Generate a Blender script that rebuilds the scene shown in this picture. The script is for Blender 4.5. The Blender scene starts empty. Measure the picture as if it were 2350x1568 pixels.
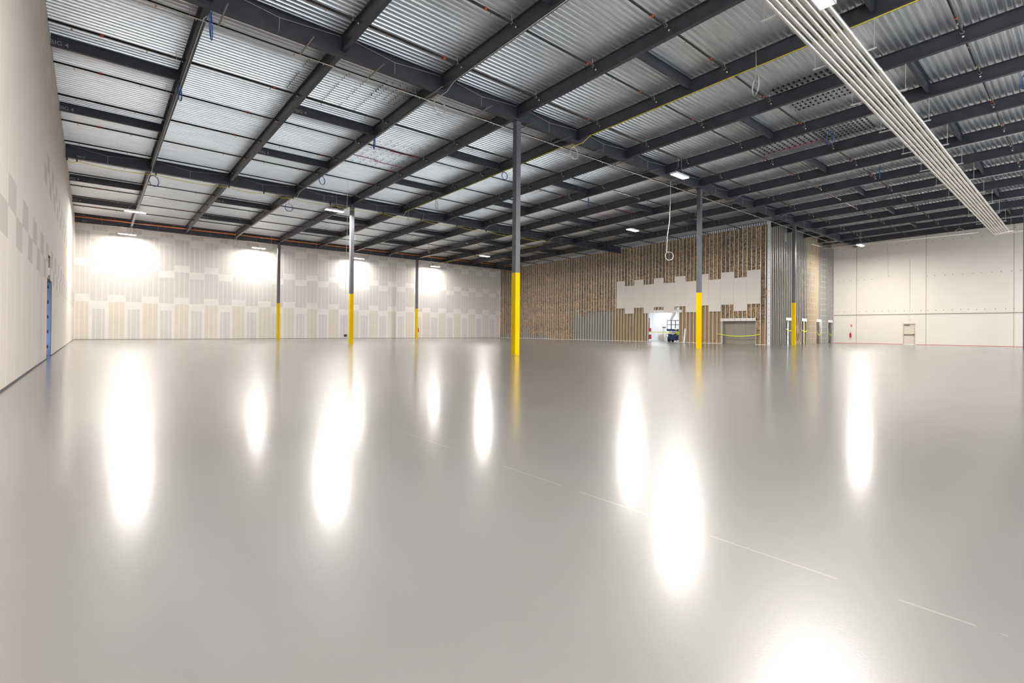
import bpy, math, random
from mathutils import Matrix, Vector
random.seed(7)
SC = bpy.context.scene
COL = SC.collection

# ---------------------------------------------------------------- camera, world, exposure
S = 3.9624                      # spacing of the purlins (13 ft)
CAM = Vector((-2.522, -16.698, 1.118))
YAW, PITCH, ROLL, FPX = -0.7050, 0.0047, 0.0083, 1133.5
cam_d = bpy.data.cameras.new('camera'); cam = bpy.data.objects.new('camera', cam_d); COL.objects.link(cam)
cam_d.sensor_width = 36.0; cam_d.lens = FPX / 2350 * 36; cam_d.shift_y = -31.1 / 2350
cam_d.clip_start = 0.05; cam_d.clip_end = 300
_r = Vector((math.cos(YAW), math.sin(YAW), 0)); _f = Vector((-math.sin(YAW), math.cos(YAW), 0)); _u = Vector((0, 0, 1))
f2 = _f * math.cos(PITCH) + _u * math.sin(PITCH); u2 = -_f * math.sin(PITCH) + _u * math.cos(PITCH)
rr = _r * math.cos(ROLL) + u2 * math.sin(ROLL); uu = -_r * math.sin(ROLL) + u2 * math.cos(ROLL)
M = Matrix((rr, uu, -f2)).transposed().to_4x4(); M.translation = CAM
cam.matrix_world = M
SC.camera = cam

w = bpy.data.worlds.new('world'); SC.world = w; w.use_nodes = True
w.node_tree.nodes['Background'].inputs[0].default_value = (0.86, 0.94, 1.0, 1)
w.node_tree.nodes['Background'].inputs[1].default_value = 0.6
SC.view_settings.view_transform = 'Standard'; SC.view_settings.look = 'None'
SC.view_settings.gamma = 1.0; SC.view_settings.use_curve_mapping = False
SC.view_settings.exposure = 2.4
SC.cycles.max_bounces = 8; SC.cycles.diffuse_bounces = 5; SC.cycles.glossy_bounces = 4
LAMP = 275.0                     # strength of the LED lenses

# ---------------------------------------------------------------- fixed levels
XL, YW, XP, YJ, XR, YN = -3.69, 40.3, 43.6, 2.04, 60.8, -27.0
YA, YB, YC = 0.0, 18.38, 36.9
def zd(y): return 11.15 - 0.0225 * y          # underside of the roof deck

# ---------------------------------------------------------------- materials
def mat(name, col, rough=0.6, metal=0.0, noise=0.0, nscale=8.0, bump=0.0, bscale=60.0, stretch=(1, 1, 1), emit=0.0, spec=0.5, col2=None, coat=0.0):
    m = bpy.data.materials.new(name); m.use_nodes = True
    nt = m.node_tree; b = nt.nodes['Principled BSDF']
    b.inputs['Base Color'].default_value = (*col, 1); b.inputs['Roughness'].default_value = rough
    b.inputs['Metallic'].default_value = metal; b.inputs['Specular IOR Level'].default_value = spec
    b.inputs['Coat Weight'].default_value = coat
    if emit:
        b.inputs['Emission Color'].default_value = (*col, 1); b.inputs['Emission Strength'].default_value = emit
    tc = nt.nodes.new('ShaderNodeTexCoord'); mp = nt.nodes.new('ShaderNodeMapping')
    mp.inputs['Scale'].default_value = stretch
    nt.links.new(tc.outputs['Object'], mp.inputs['Vector'])
    if noise or col2:
        n = nt.nodes.new('ShaderNodeTexNoise'); n.inputs['Scale'].default_value = nscale; n.inputs['Detail'].default_value = 5
        nt.links.new(mp.outputs[0], n.inputs['Vector'])
        r = nt.nodes.new('ShaderNodeValToRGB')
        c2 = col2 or tuple(c * (1 - noise) for c in col)
        r.color_ramp.elements[0].position = 0.35; r.color_ramp.elements[0].color = (*c2, 1)
        r.color_ramp.elements[1].position = 0.65; r.color_ramp.elements[1].color = (*col, 1)
        nt.links.new(n.outputs['Fac'], r.inputs[0]); nt.links.new(r.outputs[0], b.inputs['Base Color'])
        if name == 'brown_fibre_batt':
            oi = nt.nodes.new('ShaderNodeObjectInfo'); hs = nt.nodes.new('ShaderNodeHueSaturation'); mr = nt.nodes.new('ShaderNodeMapRange')
            mr.inputs[3].default_value = 0.8; mr.inputs[4].default_value = 1.25; nt.links.new(oi.outputs['Random'], mr.inputs[0]); nt.links.new(mr.outputs[0], hs.inputs['Value'])
            nt.links.new(r.outputs[0], hs.inputs['Color']); nt.links.new(hs.outputs[0], b.inputs['Base Color'])
    if bump:
        n2 = nt.nodes.new('ShaderNodeTexNoise'); n2.inputs['Scale'].default_value = bscale; n2.inputs['Detail'].default_value = 3
        nt.links.new(mp.outputs[0], n2.inputs['Vector'])
        bp = nt.nodes.new('ShaderNodeBump'); bp.inputs['Strength'].default_value = bump; bp.inputs['Distance'].default_value = 0.02
        nt.links.new(n2.outputs['Fac'], bp.inputs['Height']); nt.links.new(bp.outputs[0], b.inputs['Normal'])
    return m

M_MUD = mat('joint_compound', (0.83, 0.79, 0.745), 0.75, noise=0.04, nscale=1.5)
M_PAPER = mat('grey_board_paper', (0.69, 0.65, 0.61), 0.8, noise=0.04, nscale=1.2)
M_TAN = mat('tan_board_paper', (0.745, 0.67, 0.57), 0.8, noise=0.05, nscale=1.2)
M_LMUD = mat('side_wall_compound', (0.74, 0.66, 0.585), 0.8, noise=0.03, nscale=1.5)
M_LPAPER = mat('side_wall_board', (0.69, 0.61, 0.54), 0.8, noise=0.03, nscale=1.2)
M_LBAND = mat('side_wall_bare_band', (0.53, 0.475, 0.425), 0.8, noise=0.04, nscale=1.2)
M_GAP = mat('dark_gap', (0.10, 0.095, 0.09), 0.8)
M_GALV = mat('galvanised_deck', (0.86, 0.88, 0.90), 0.32, 0.9, noise=0.12, nscale=1.4, stretch=(0.5, 4, 1))
M_STUD = mat('galvanised_stud', (0.88, 0.88, 0.86), 0.42, 0.3, noise=0.08, nscale=3)
M_STUDW = mat('stud_web', (0.39, 0.38, 0.36), 0.45, 0.35, noise=0.2, nscale=3)
M_WHITEMET = mat('white_metal', (0.78, 0.77, 0.74), 0.45, 0.2)
M_STEEL = mat('charcoal_painted_steel', (0.048, 0.050, 0.064), 0.45, 0.0, noise=0.25, nscale=2.0, bump=0.08, bscale=30)
M_COLG = mat('grey_column_paint', (0.11, 0.11, 0.125), 0.45, noise=0.1, nscale=2)
M_YEL = mat('yellow_column_paint', (0.76, 0.50, 0.0), 0.6, noise=0.04, nscale=2, spec=0.06)
M_PIPE = mat('black_sprinkler_pipe', (0.012, 0.010, 0.010), 0.45)
M_ORANGE = mat('orange_pipe_plastic', (0.72, 0.22, 0.07), 0.4)
M_RED = mat('orange_red_fitting', (0.40, 0.06, 0.02), 0.5)
M_BRASS = mat('brass', (0.55, 0.38, 0.18), 0.35, 0.8)
M_EMT = mat('zinc_conduit', (0.88, 0.85, 0.79), 0.33, 0.75, noise=0.1, nscale=5)
M_EMTW = mat('pale_conduit', (0.66, 0.64, 0.60), 0.45, 0.4)
M_YCAB = mat('yellow_cable_jacket', (0.72, 0.62, 0.03), 0.5)
M_BLUEC = mat('blue_cable_jacket', (0.03, 0.09, 0.32), 0.5)
M_GREYC = mat('grey_cable_jacket', (0.55, 0.53, 0.50), 0.5)
M_INS = mat('brown_fibre_batt', (0.50, 0.325, 0.175), 0.95, col2=(0.10, 0.062, 0.036), nscale=12, bump=0.7, bscale=30, stretch=(1, 1, 0.55))
M_OSB = mat('tan_sheathing', (0.40, 0.255, 0.115), 0.8, noise=0.12, nscale=2)
M_GRNB = mat('grey_green_sheathing', (0.30, 0.285, 0.23), 0.8, noise=0.1, nscale=2)
M_DRYW = mat('new_drywall', (0.74, 0.67, 0.61), 0.8, noise=0.02, nscale=0.8)
M_CONC = mat('cream_painted_concrete', (0.74, 0.675, 0.60), 0.75, noise=0.03, nscale=0.7, bump=0.05, bscale=14)
M_CGAP = mat('caulked_joint', (0.36, 0.31, 0.26), 0.8)
M_TIE = mat('dark_insert', (0.10, 0.085, 0.07), 0.8)
M_REDL = mat('red_base_sealant', (0.42, 0.03, 0.025), 0.6)
M_FRAME = mat('tan_door_paint', (0.52, 0.44, 0.34), 0.45)
M_DOOR = mat('cream_door_paint', (0.64, 0.56, 0.47), 0.5)
M_CHROME = mat('brushed_metal', (0.30, 0.27, 0.23), 0.3, 0.7)
M_BLUEP = mat('blue_membrane', (0.21, 0.28, 0.48), 0.5, noise=0.25, nscale=1.0)
M_BLACK = mat('black_rubber', (0.012, 0.012, 0.012), 0.6)
M_TAPE = mat('yellow_caution_tape', (0.72, 0.75, 0.02), 0.45)
M_PINK = mat('pink_marking_paint', (0.62, 0.05, 0.14), 0.7)
M_WOOD = mat('pale_lumber', (0.55, 0.37, 0.20), 0.7, noise=0.2, nscale=4)
M_LIFTB = mat('blue_lift_paint', (0.012, 0.05, 0.15), 0.4)
M_LIFTD = mat('dark_lift_rail', (0.05, 0.06, 0.09), 0.4)
M_LIFTR = mat('red_lift_paint', (0.45, 0.03, 0.03), 0.4)
M_VEST = mat('lime_safety_cloth', (0.42, 0.62, 0.01), 0.8)
M_JEAN = mat('dark_denim', (0.03, 0.04, 0.07), 0.9)
M_SKIN = mat('skin', (0.50, 0.28, 0.19), 0.6)
M_HAT = mat('white_hard_hat', (0.8, 0.8, 0.8), 0.35)
M_WPANEL = mat('white_liner_panel', (0.80, 0.82, 0.84), 0.5, noise=0.03, nscale=2)
M_STENCIL = mat('white_stencil_paint', (0.34, 0.34, 0.34), 0.8)
M_FIX = mat('white_fixture_housing', (0.75, 0.75, 0.75), 0.5)
M_LENS = mat('lit_lens', (1.0, 0.955, 0.90), 0.5, emit=LAMP)
M_LENSW = mat('lit_wall_lens', (1.0, 0.955, 0.90), 0.5, emit=LAMP * 0.26)
M_LENSR = mat('lit_room_lens', (0.93, 0.97, 1.0), 0.5, emit=20.0)
M_CLOSED = mat('grey_brown_panel', (0.33, 0.285, 0.24), 0.8, noise=0.06, nscale=1)
M_PLYB = mat('brown_back_panel', (0.20, 0.165, 0.13), 0.8, noise=0.1, nscale=1.5)
M_TANLIT = mat('painted_lit_tan_panel', (0.50, 0.375, 0.225), 0.8, noise=0.15, nscale=1.2)  # tan lightened to paint in light from the room behind
M_DOT = mat('painted_room_light', (0.92, 0.84, 0.62), 0.6)  # pale colour paints in room light at knockouts and one doorway

def floor_mat():
    m = bpy.data.materials.new('grey_epoxy_floor'); m.use_nodes = True
    nt = m.node_tree; N = nt.nodes; L = nt.links; b = N['Principled BSDF']
    tc = N.new('ShaderNodeTexCoord')
    n1 = N.new('ShaderNodeTexNoise'); n1.inputs['Scale'].default_value = 0.35; n1.inputs['Detail'].default_value = 4
    L.new(tc.outputs['Object'], n1.inputs['Vector'])
    r1 = N.new('ShaderNodeValToRGB'); r1.color_ramp.elements[0].position = 0.3; r1.color_ramp.elements[1].position = 0.7
    r1.color_ramp.elements[0].color = (0.115, 0.1125, 0.111, 1); r1.color_ramp.elements[1].color = (0.130, 0.127, 0.125, 1)
    L.new(n1.outputs['Fac'], r1.inputs[0])
    # worn saw joints under the coating, on the column lines
    sep = N.new('ShaderNodeSeparateXYZ'); L.new(tc.outputs['Object'], sep.inputs[0])
    prev = None
    for x0, y0, wd in ((0.07, -30, .006), (4.03, -30, .004), (11.92, -30, .004)):
        a = N.new('ShaderNodeMath'); a.operation = 'SUBTRACT'; L.new(sep.outputs['X'], a.inputs[0]); a.inputs[1].default_value = x0
        c = N.new('ShaderNodeMath'); c.operation = 'ABSOLUTE'; L.new(a.outputs[0], c.inputs[0])
        d = N.new('ShaderNodeMath'); d.operation = 'LESS_THAN'; L.new(c.outputs[0], d.inputs[0]); d.inputs[1].default_value = wd
        if prev:
            mx = N.new('ShaderNodeMath'); mx.operation = 'MAXIMUM'; L.new(prev.outputs[0], mx.inputs[0]); L.new(d.outputs[0], mx.inputs[1]); prev = mx
        else: prev = d
    n2 = N.new('ShaderNodeTexNoise'); n2.inputs['Scale'].default_value = 1.1; n2.inputs['Detail'].default_value = 6
    L.new(tc.outputs['Object'], n2.inputs['Vector'])
    g = N.new('ShaderNodeMath'); g.operation = 'GREATER_THAN'; L.new(n2.outputs['Fac'], g.inputs[0]); g.inputs[1].default_value = 0.46
    mu = N.new('ShaderNodeMath'); mu.operation = 'MULTIPLY'; L.new(g.outputs[0], mu.inputs[0]); L.new(prev.outputs[0], mu.inputs[1])
    mix = N.new('ShaderNodeMix'); mix.data_type = 'RGBA'; L.new(mu.outputs[0], mix.inputs['Factor'])
    L.new(r1.outputs[0], mix.inputs['A']); mix.inputs['B'].default_value = (0.20, 0.196, 0.19, 1)
    L.new(mix.outputs['Result'], b.inputs['Base Color'])
    # orange peel of the coating, fine trowel arcs
    n3 = N.new('ShaderNodeTexNoise'); n3.inputs['Scale'].default_value = 85; n3.inputs['Detail'].default_value = 2
    L.new(tc.outputs['Object'], n3.inputs['Vector'])
    mp = N.new('ShaderNodeMapping'); mp.inputs['Scale'].default_value = (1.3, 9, 1); mp.inputs['Rotation'].default_value = (0, 0, 0.5)
    L.new(tc.outputs['Object'], mp.inputs['Vector'])
    n4 = N.new('ShaderNodeTexNoise'); n4.inputs['Scale'].default_value = 1.0; n4.inputs['Detail'].default_value = 5; n4.inputs['Distortion'].default_value = 0.6
    L.new(mp.outputs[0], n4.inputs['Vector'])
    b1 = N.new('ShaderNodeBump'); b1.inputs['Strength'].default_value = 0.11; b1.inputs['Distance'].default_value = 0.003
    L.new(n3.outputs['Fac'], b1.inputs['Height'])
    b2 = N.new('ShaderNodeBump'); b2.inputs['Strength'].default_value = 0.03; b2.inputs['Distance'].default_value = 0.003
    L.new(n4.outputs['Fac'], b2.inputs['Height']); L.new(b1.outputs[0], b2.inputs['Normal'])
    L.new(b2.outputs[0], b.inputs['Normal'])
    rr_ = N.new('ShaderNodeMapRange'); rr_.inputs[1].default_value = 0.3; rr_.inputs[2].default_value = 0.7; rr_.inputs[3].default_value = 0.15; rr_.inputs[4].default_value = 0.16
    L.new(n2.outputs['Fac'], rr_.inputs[0]); b.inputs['Roughness'].default_value = 0.33
    b.inputs['Specular IOR Level'].default_value = 0.55
    L.new(rr_.outputs[0], b.inputs['Coat Roughness']); b.inputs['Coat Weight'].default_value = 0.9; b.inputs['Coat IOR'].default_value = 1.5
    L.new(b2.outputs[0], b.inputs['Coat Normal'])
    return m
M_FLOOR = floor_mat()

def track_mat():
    m = bpy.data.materials.new('slotted_track'); m.use_nodes = True
    nt = m.node_tree; N = nt.nodes; L = nt.links; b = N['Principled BSDF']
    tc = N.new('ShaderNodeTexCoord'); sep = N.new('ShaderNodeSeparateXYZ'); L.new(tc.outputs['Object'], sep.inputs[0])
    a = N.new('ShaderNodeMath'); a.operation = 'MULTIPLY'; a.inputs[1].default_value = 1 / 0.22; L.new(sep.outputs['Y'], a.inputs[0])
    f = N.new('ShaderNodeMath'); f.operation = 'FRACT'; L.new(a.outputs[0], f.inputs[0])
    g = N.new('ShaderNodeMath'); g.operation = 'GREATER_THAN'; g.inputs[1].default_value = 0.45; L.new(f.outputs[0], g.inputs[0])
    mix = N.new('ShaderNodeMix'); mix.data_type = 'RGBA'; L.new(g.outputs[0], mix.inputs['Factor'])
    mix.inputs['A'].default_value = (0.8, 0.82, 0.82, 1); mix.inputs['B'].default_value = (0.16, 0.20, 0.25, 1)
    L.new(mix.outputs['Result'], b.inputs['Base Color']); b.inputs['Roughness'].default_value = 0.5
    return m
M_TRACK = track_mat()

# ---------------------------------------------------------------- mesh building
class MB:
    def __init__(s): s.v = []; s.f = []; s.m = []
    def quad(s, a, b, c, d, mi=0):
        n = len(s.v); s.v += [a, b, c, d]; s.f.append((n, n + 1, n + 2, n + 3)); s.m.append(mi)
    def box(s, x0, x1, y0, y1, z0, z1, mi=0):
        n = len(s.v)
        s.v += [(x0, y0, z0), (x1, y0, z0), (x1, y1, z0), (x0, y1, z0), (x0, y0, z1), (x1, y0, z1), (x1, y1, z1), (x0, y1, z1)]
        for q in ((0, 3, 2, 1), (4, 5, 6, 7), (0, 1, 5, 4), (1, 2, 6, 5), (2, 3, 7, 6), (3, 0, 4, 7)):
            s.f.append(tuple(n + i for i in q)); s.m.append(mi)
        return s
    def loft(s, rings, mi=0, closed=True, caps=True):
        n0 = len(s.v); k = len(rings[0])
        for r in rings: s.v += [tuple(p) for p in r]
        for i in range(len(rings) - 1):
            for j in range(k if closed else k - 1):
                a = n0 + i * k + j; b = n0 + i * k + (j + 1) % k
                s.f.append((a, b, b + k, a + k)); s.m.append(mi)
        if caps and closed:
            s.f.append(tuple(n0 + j for j in reversed(range(k)))); s.m.append(mi)
            s.f.append(tuple(n0 + (len(rings) - 1) * k + j for j in range(k))); s.m.append(mi)
        return s
    def tube(s, pts, r, n=8, mi=0, close=False):
        P = [Vector(p) for p in pts]; rings = []
        m = len(P)
        ref = None
        for i in range(m):
            if close: t = P[(i + 1) % m] - P[i - 1]
            else: t = P[min(i + 1, m - 1)] - P[max(i - 1, 0)]
            t.normalize()
            if ref is None:
                ref = Vector((0, 0, 1)) if abs(t.z) < 0.9 else Vector((1, 0, 0))
            a = (ref - t * ref.dot(t)).normalized(); b = t.cross(a); ref = a
            rad = r[i] if isinstance(r, (list, tuple)) else r
            rings.append([P[i] + (a * math.cos(2 * math.pi * j / n) + b * math.sin(2 * math.pi * j / n)) * rad for j in range(n)])
        if close: rings.append(rings[0])
        return s.loft(rings, mi, True, not close)
    def beam(s, p0, p1, d, bf, tf=0.02, tw=0.014, mi=0):
        """I section: p0, p1 = top centre line, hanging down by d"""
        a, b = Vector(p0), Vector(p1); t = (b - a); t.z = 0; t.normalize(); n = Vector((t.y, -t.x, 0))
        h, w2 = bf / 2, tw / 2
        prof = [(-h, 0), (h, 0), (h, -tf), (w2, -tf), (w2, -d + tf), (h, -d + tf), (h, -d), (-h, -d), (-h, -d + tf), (-w2, -d + tf), (-w2, -tf), (-h, -tf)]
        return s.loft([[p + n * u + Vector((0, 0, v)) for u, v in prof] for p in (a, b)], mi, True, True)
    def build(s, name, mats, parent=None, smooth=False, loc=None, link=True):
        me = bpy.data.meshes.new(name)
        o0 = Vector(loc) if loc is not None else Vector((0, 0, 0))
        me.from_pydata([tuple(Vector(v) - o0) for v in s.v], [], s.f)
        if not isinstance(mats, (list, tuple)): mats = [mats]
        for m in mats: me.materials.append(m)
        me.polygons.foreach_set('material_index', s.m)
        if smooth: me.polygons.foreach_set('use_smooth', [True] * len(me.polygons))
        me.update()
        o = bpy.data.objects.new(name, me)
        o.location = o0
        if link: COL.objects.link(o)
        if parent is not None:
            o.parent = parent
            if parent.type == 'EMPTY' or True:
                o.location = o0 - (Vector(parent['_w']) if '_w' in parent else Vector((0, 0, 0)))
        return o

def empty(name, loc=(0, 0, 0)):
    o = bpy.data.objects.new(name, None); o.location = loc; o['_w'] = list(loc); o.empty_display_size = 0.2
    COL.objects.link(o); return o
def tag(o, label, cat, group=None, kind=None):
    o['label'] = label; o['category'] = cat
    if group: o['group'] = group
    if kind: o['kind'] = kind
    return o
def struct(o): o['kind'] = 'structure'; return o
ORD = ['first', 'second', 'third', 'fourth', 'fifth', 'sixth', 'seventh', 'eighth', 'ninth', 'tenth', 'eleventh', 'twelfth',
       'thirteenth', 'fourteenth', 'fifteenth', 'sixteenth', 'seventeenth', 'eighteenth', 'nineteenth', 'twentieth']
def part(mb, name, mats, parent, smooth=False):
    """a part in world coordinates under a thing whose empty stands at _w"""
    o = mb.build(name, mats, None, smooth)
    o.parent = parent
    if '_w' in parent: o.location = Vector((0, 0, 0)) - Vector(parent['_w'])
    return o
def copy_part(src, parent, loc):
    c = src.copy(); COL.objects.link(c); c.parent = parent; c.location = loc; return c

# ---------------------------------------------------------------- floor, ceiling
f = MB(); f.quad((XL - 0.3, YN - 0.3, 0), (XR + 0.3, YN - 0.3, 0), (XR + 0.3, YW + 0.3, 0), (XL - 0.3, YW + 0.3, 0))
struct(f.build('floor', M_FLOOR))

dk = MB()
pitch, hgt = 0.2032, 0.076
y = YN - 0.1; prof = []
while y < YW + 0.2:
    z = zd(y)
    prof += [(y, z), (y + 0.055, z), (y + 0.085, z + hgt), (y + 0.173, z + hgt)]
    y += pitch
rings = [[(x, yy, zz) for yy, zz in prof] for x in (XL - 0.2, XR + 0.2)]
dk.loft(rings, 0, closed=False, caps=False)
cl = dk.build('ceiling', M_GALV); struct(cl)
rf = MB(); rf.quad((XL - .3, YN - .3, zd(YN) + .2), (XR + .3, YN - .3, zd(YN) + .2), (XR + .3, YW + .3, zd(YW) + .2), (XL - .3, YW + .3, zd(YW) + .2))
o = rf.build('roof_insulation', M_PLYB, None); o.parent = cl

# ---------------------------------------------------------------- taped drywall walls
def drywall(name, edges, alongx, const, ztop, rows_a, rows_b, mats, hole=None, flip=False, parity=0):
    """edges: board edges along the wall; rows: (z0, z1, material) lists of alternate boards; thick wall, patterned face"""
    mb = MB()
    def face(u0, u1, z0, z1, mi):
        if hole:
            for (h0, h1, g0, g1) in hole:
                if u0 < h1 - 1e-6 and u1 > h0 + 1e-6 and z0 < g1 - 1e-6 and z1 > g0 + 1e-6:
                    # split around the hole
                    if u0 < h0: face(u0, h0, z0, z1, mi); u0 = h0
                    if u1 > h1: face(h1, u1, z0, z1, mi); u1 = h1
                    if z0 < g0: face(u0, u1, z0, g0, mi)
                    if z1 > g1: face(u0, u1, g1, z1, mi)
                    return
        t0 = ztop(u0); t1 = ztop(u1)
        za, zb = (min(z1, t0), min(z1, t1)) if z1 < 50 else (t0, t1)
        if za <= z0: return
        if alongx: q = [(u0, const, z0), (u1, const, z0), (u1, const, zb), (u0, const, za)]
        else: q = [(const, u0, z0), (const, u1, z0), (const, u1, zb), (const, u0, za)]
        mb.quad(*q, mi)
    rnd = random.Random(3)
    for k in range(len(edges) - 1):
        a, b = edges[k], edges[k + 1]; rows = rows_a if (k + parity) % 2 == 0 else rows_b
        for (z0, z1, kind, wide) in rows:
            if kind == 2 and wide == 0 and not alongx:
                if z0 > 5 and b < 5: kind = 1
                else: face(a, b, z0, z1, 2); continue
            if kind == 0: face(a, b, z0, z1, 0); continue
            e0, e1 = wide * rnd.uniform(.85, 1.15), wide * rnd.uniform(.85, 1.15)
            third = 1.2192 / 3; lw = 0.024
            xs = [(a, a + e0, 0)]
            cuts = [a + e0]
            for j in (1, 2):
                c = a + j * (b - a) / 3 + rnd.uniform(-.03, .03)
                ww = lw * rnd.uniform(.7, 1.4)
                if c - ww > cuts[-1] and c + ww < b - e1:
                    xs.append((cuts[-1], c - ww, kind)); xs.append((c - ww, c + ww, 0)); cuts.append(c + ww)
            if cuts[-1] < b - e1: xs.append((cuts[-1], b - e1, kind))
            xs.append((b - e1, b, 0))
            for (p, q, mi) in xs:
                if q > p: face(p, q, z0, z1, mi)
    return mb.build(name, mats)

edges = [XL, -2.68] + [-2.68 + 1.2286 * k for k in range(1, 38)] + [XP]
A_ = [(0.02, 3.35, 2, .07), (3.35, 4.0, 0, 0), (4.0, 6.45, 1, .03), (6.45, 7.1, 0, 0), (7.1, 9.55, 1, .03), (9.55, 99, 0, 0)]
B_ = [(0.02, 2.73, 1, .17), (2.73, 3.42, 0, 0), (3.42, 5.85, 1, .03), (5.85, 6.52, 0, 0), (6.52, 8.9, 1, .03), (8.9, 9.65, 0, 0), (9.65, 10.02, 1, .1), (10.02, 99, 0, 0)]
struct(drywall('wall_back', edges, True, YW, lambda u: zd(YW) + .1, A_, B_, [M_MUD, M_PAPER, M_TAN]))
le = [YN] + [-0.35 + 1.2192 * k for k in range(-21, 34)]; le = [e for e in le if e >= YN and e < YW] + [YW]
LA = [(0.02, 2.7, 1, .12), (2.7, 3.32, 2, .0), (3.32, 5.7, 1, .05), (5.7, 6.3, 2, 0), (6.3, 8.9, 1, .05), (8.9, 9.5, 0, 0), (9.5, 99, 1, .05)]
LB = [(0.02, 3.3, 1, .12), (3.3, 3.92, 2, .0), (3.92, 6.3, 1, .05), (6.3, 6.9, 2, 0), (6.9, 9.4, 1, .05), (9.4, 10, 0, 0), (10, 99, 1, .05)]
HOLE = [(6.32, 8.85, -1, 2.8), (6.76, 7.8, 2.8, 3.62)]
DOORH = HOLE
wl = struct(drywall('wall_left', le, False, XL, lambda u: zd(u) + .1, LA, LB, [M_LMUD, M_LPAPER, M_LBAND], hole=HOLE, parity=0))
# thickness at the opening, blue lined passage behind it
d2 = empty('door_2', (XL, 7.5, 0)); struct(d2)
m = MB()
m.box(XL - .30, XL - .001, 6.28, 6.32, 0, 2.8, 0); m.box(XL - .008, XL - .001, 8.85, 8.87, 0, 2.8, 0)
m.box(XL - .30, XL - .001, 7.8, 8.85, 2.8, 2.84, 0); m.box(XL - .30, XL - .001, 6.32, 6.76, 2.8, 2.84, 0)
part(m, 'opening_frame', M_GAP, d2)
m = MB(); m.box(XL - 1.3, XL - .005, 8.87, 8.93, 0, 3.7)
part(m, 'blue_lining_panel', M_BLUEP, d2)
m = MB()
for k in range(5): m.box(XL - .115, XL - .08, 8.85, 8.87, 0.3 + k * .56, 0.42 + k * .56)
part(m, 'dark_clip', M_BLACK, d2)
m = MB(); m.box(XL - .20, XL - .004, 7.8, 7.84, 2.98, 3.24); part(m, 'white_header_plate', M_WHITEMET, d2)
m = MB(); m.box(XL - .20, XL - .004, 7.805, 7.83, 2.84, 2.98); m.box(XL - .20, XL - .004, 7.805, 7.83, 3.24, 3.62); part(m, 'notch_jamb', M_GRNB, d2)
m = MB(); m.box(XP - .05, XP - .013, YW - .09, YW - .002, .03, zd(YW) - .35); struct(m.build('trim_2', M_WHITEMET))
# base gaps
m = MB(); m.box(XL + .001, XL + .012, YN, 6.32, 0, .035); m.box(XL + .001, XL + .012, 8.85, YW - .01, 0, .035); struct(m.build('baseboard_left', M_GAP))
m = MB(); m.box(XL + .02, XP, YW - .012, YW - .001, 0, .03); struct(m.build('baseboard_back', M_GAP))
# the hall stays open behind the camera to let world fill light in
m = MB(); m.quad((XR, YJ, 0), (XR, YW, 0), (XR, YW, 12), (XR, YJ, 12)); m.quad((XP, YW, 0), (XR, YW, 0), (XR, YW, 12), (XP, YW, 12))
struct(m.build('wall_light_seal', M_CONC))  # unseen walls added to keep world light from leaking in
m = MB(); m.box(XL - 1.46, XL - 1.4, 6.0, 10.2, 0, 4.2); m.box(XL - 1.4, XL - .002, 10.14, 10.2, 0, 4.2); m.box(XL - 1.4, XL - .002, 6.0, 6.06, 0, 4.2); m.box(XL - 1.4, XL - .002, 6.06, 10.14, 4.14, 4.2)
struct(m.build('wall_passage_seal', M_BLUEP))  # box added behind the opening to stop world light leaking through

# ---------------------------------------------------------------- right concrete wall
m = MB()
DY0, DY1, DZ = -5.10, -4.12, 2.16
def rq(y0, y1, z0, z1, mi=0): m.quad((XR, y0, z0), (XR, y1, z0), (XR, y1, z1), (XR, y0, z1), mi)
joints = [-24.0, -18.1, -12.1, -5.94, -0.05]
ys = sorted([YN] + [j + s_ for j in joints for s_ in (-.025, .025)] + [DY0, DY1, YJ])
for a, b in zip(ys[:-1], ys[1:]):
    jn = any(abs((a + b) / 2 - j) < .02 for j in joints)
    if a >= DY0 - 1e-6 and b <= DY1 + 1e-6: rq(a, b, DZ, 3.08, 0)
    else: rq(a, b, 0, 3.08, 1 if jn else 0)
    rq(a, b, 3.08, 12, 1 if jn else 0)
wr = struct(m.build('wall_right', [M_CONC, M_CGAP]))
m = MB(); m.box(XR - .045, XR - .001, YN, YJ - .02, 3.06, 3.13); o = m.build('trim_1', M_CGAP); struct(o)
m = MB(); m.box(XR - .02, XR - .001, YN, DY0 - .06, 0, .035); m.box(XR - .02, XR - .001, DY1 + .06, YJ - .03, 0, .035)
struct(m.build('baseboard_right', M_REDL))
m = MB(); rnd = random.Random(5)
for zz, step in ((3.45, .62), (6.86, .66), (10.28, .7), (10.75, .62)):
    y = 1.7
    while y > -26:
        if not (zz == 6.86 and -5.4 < y < -1.8):
            m.tube([(XR - .012, y, zz), (XR - .001, y, zz)], .035, 8)
        y -= step * rnd.uniform(.85, 1.15)
o = m.build('insert_dot', M_TIE); o.parent = wr
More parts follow.
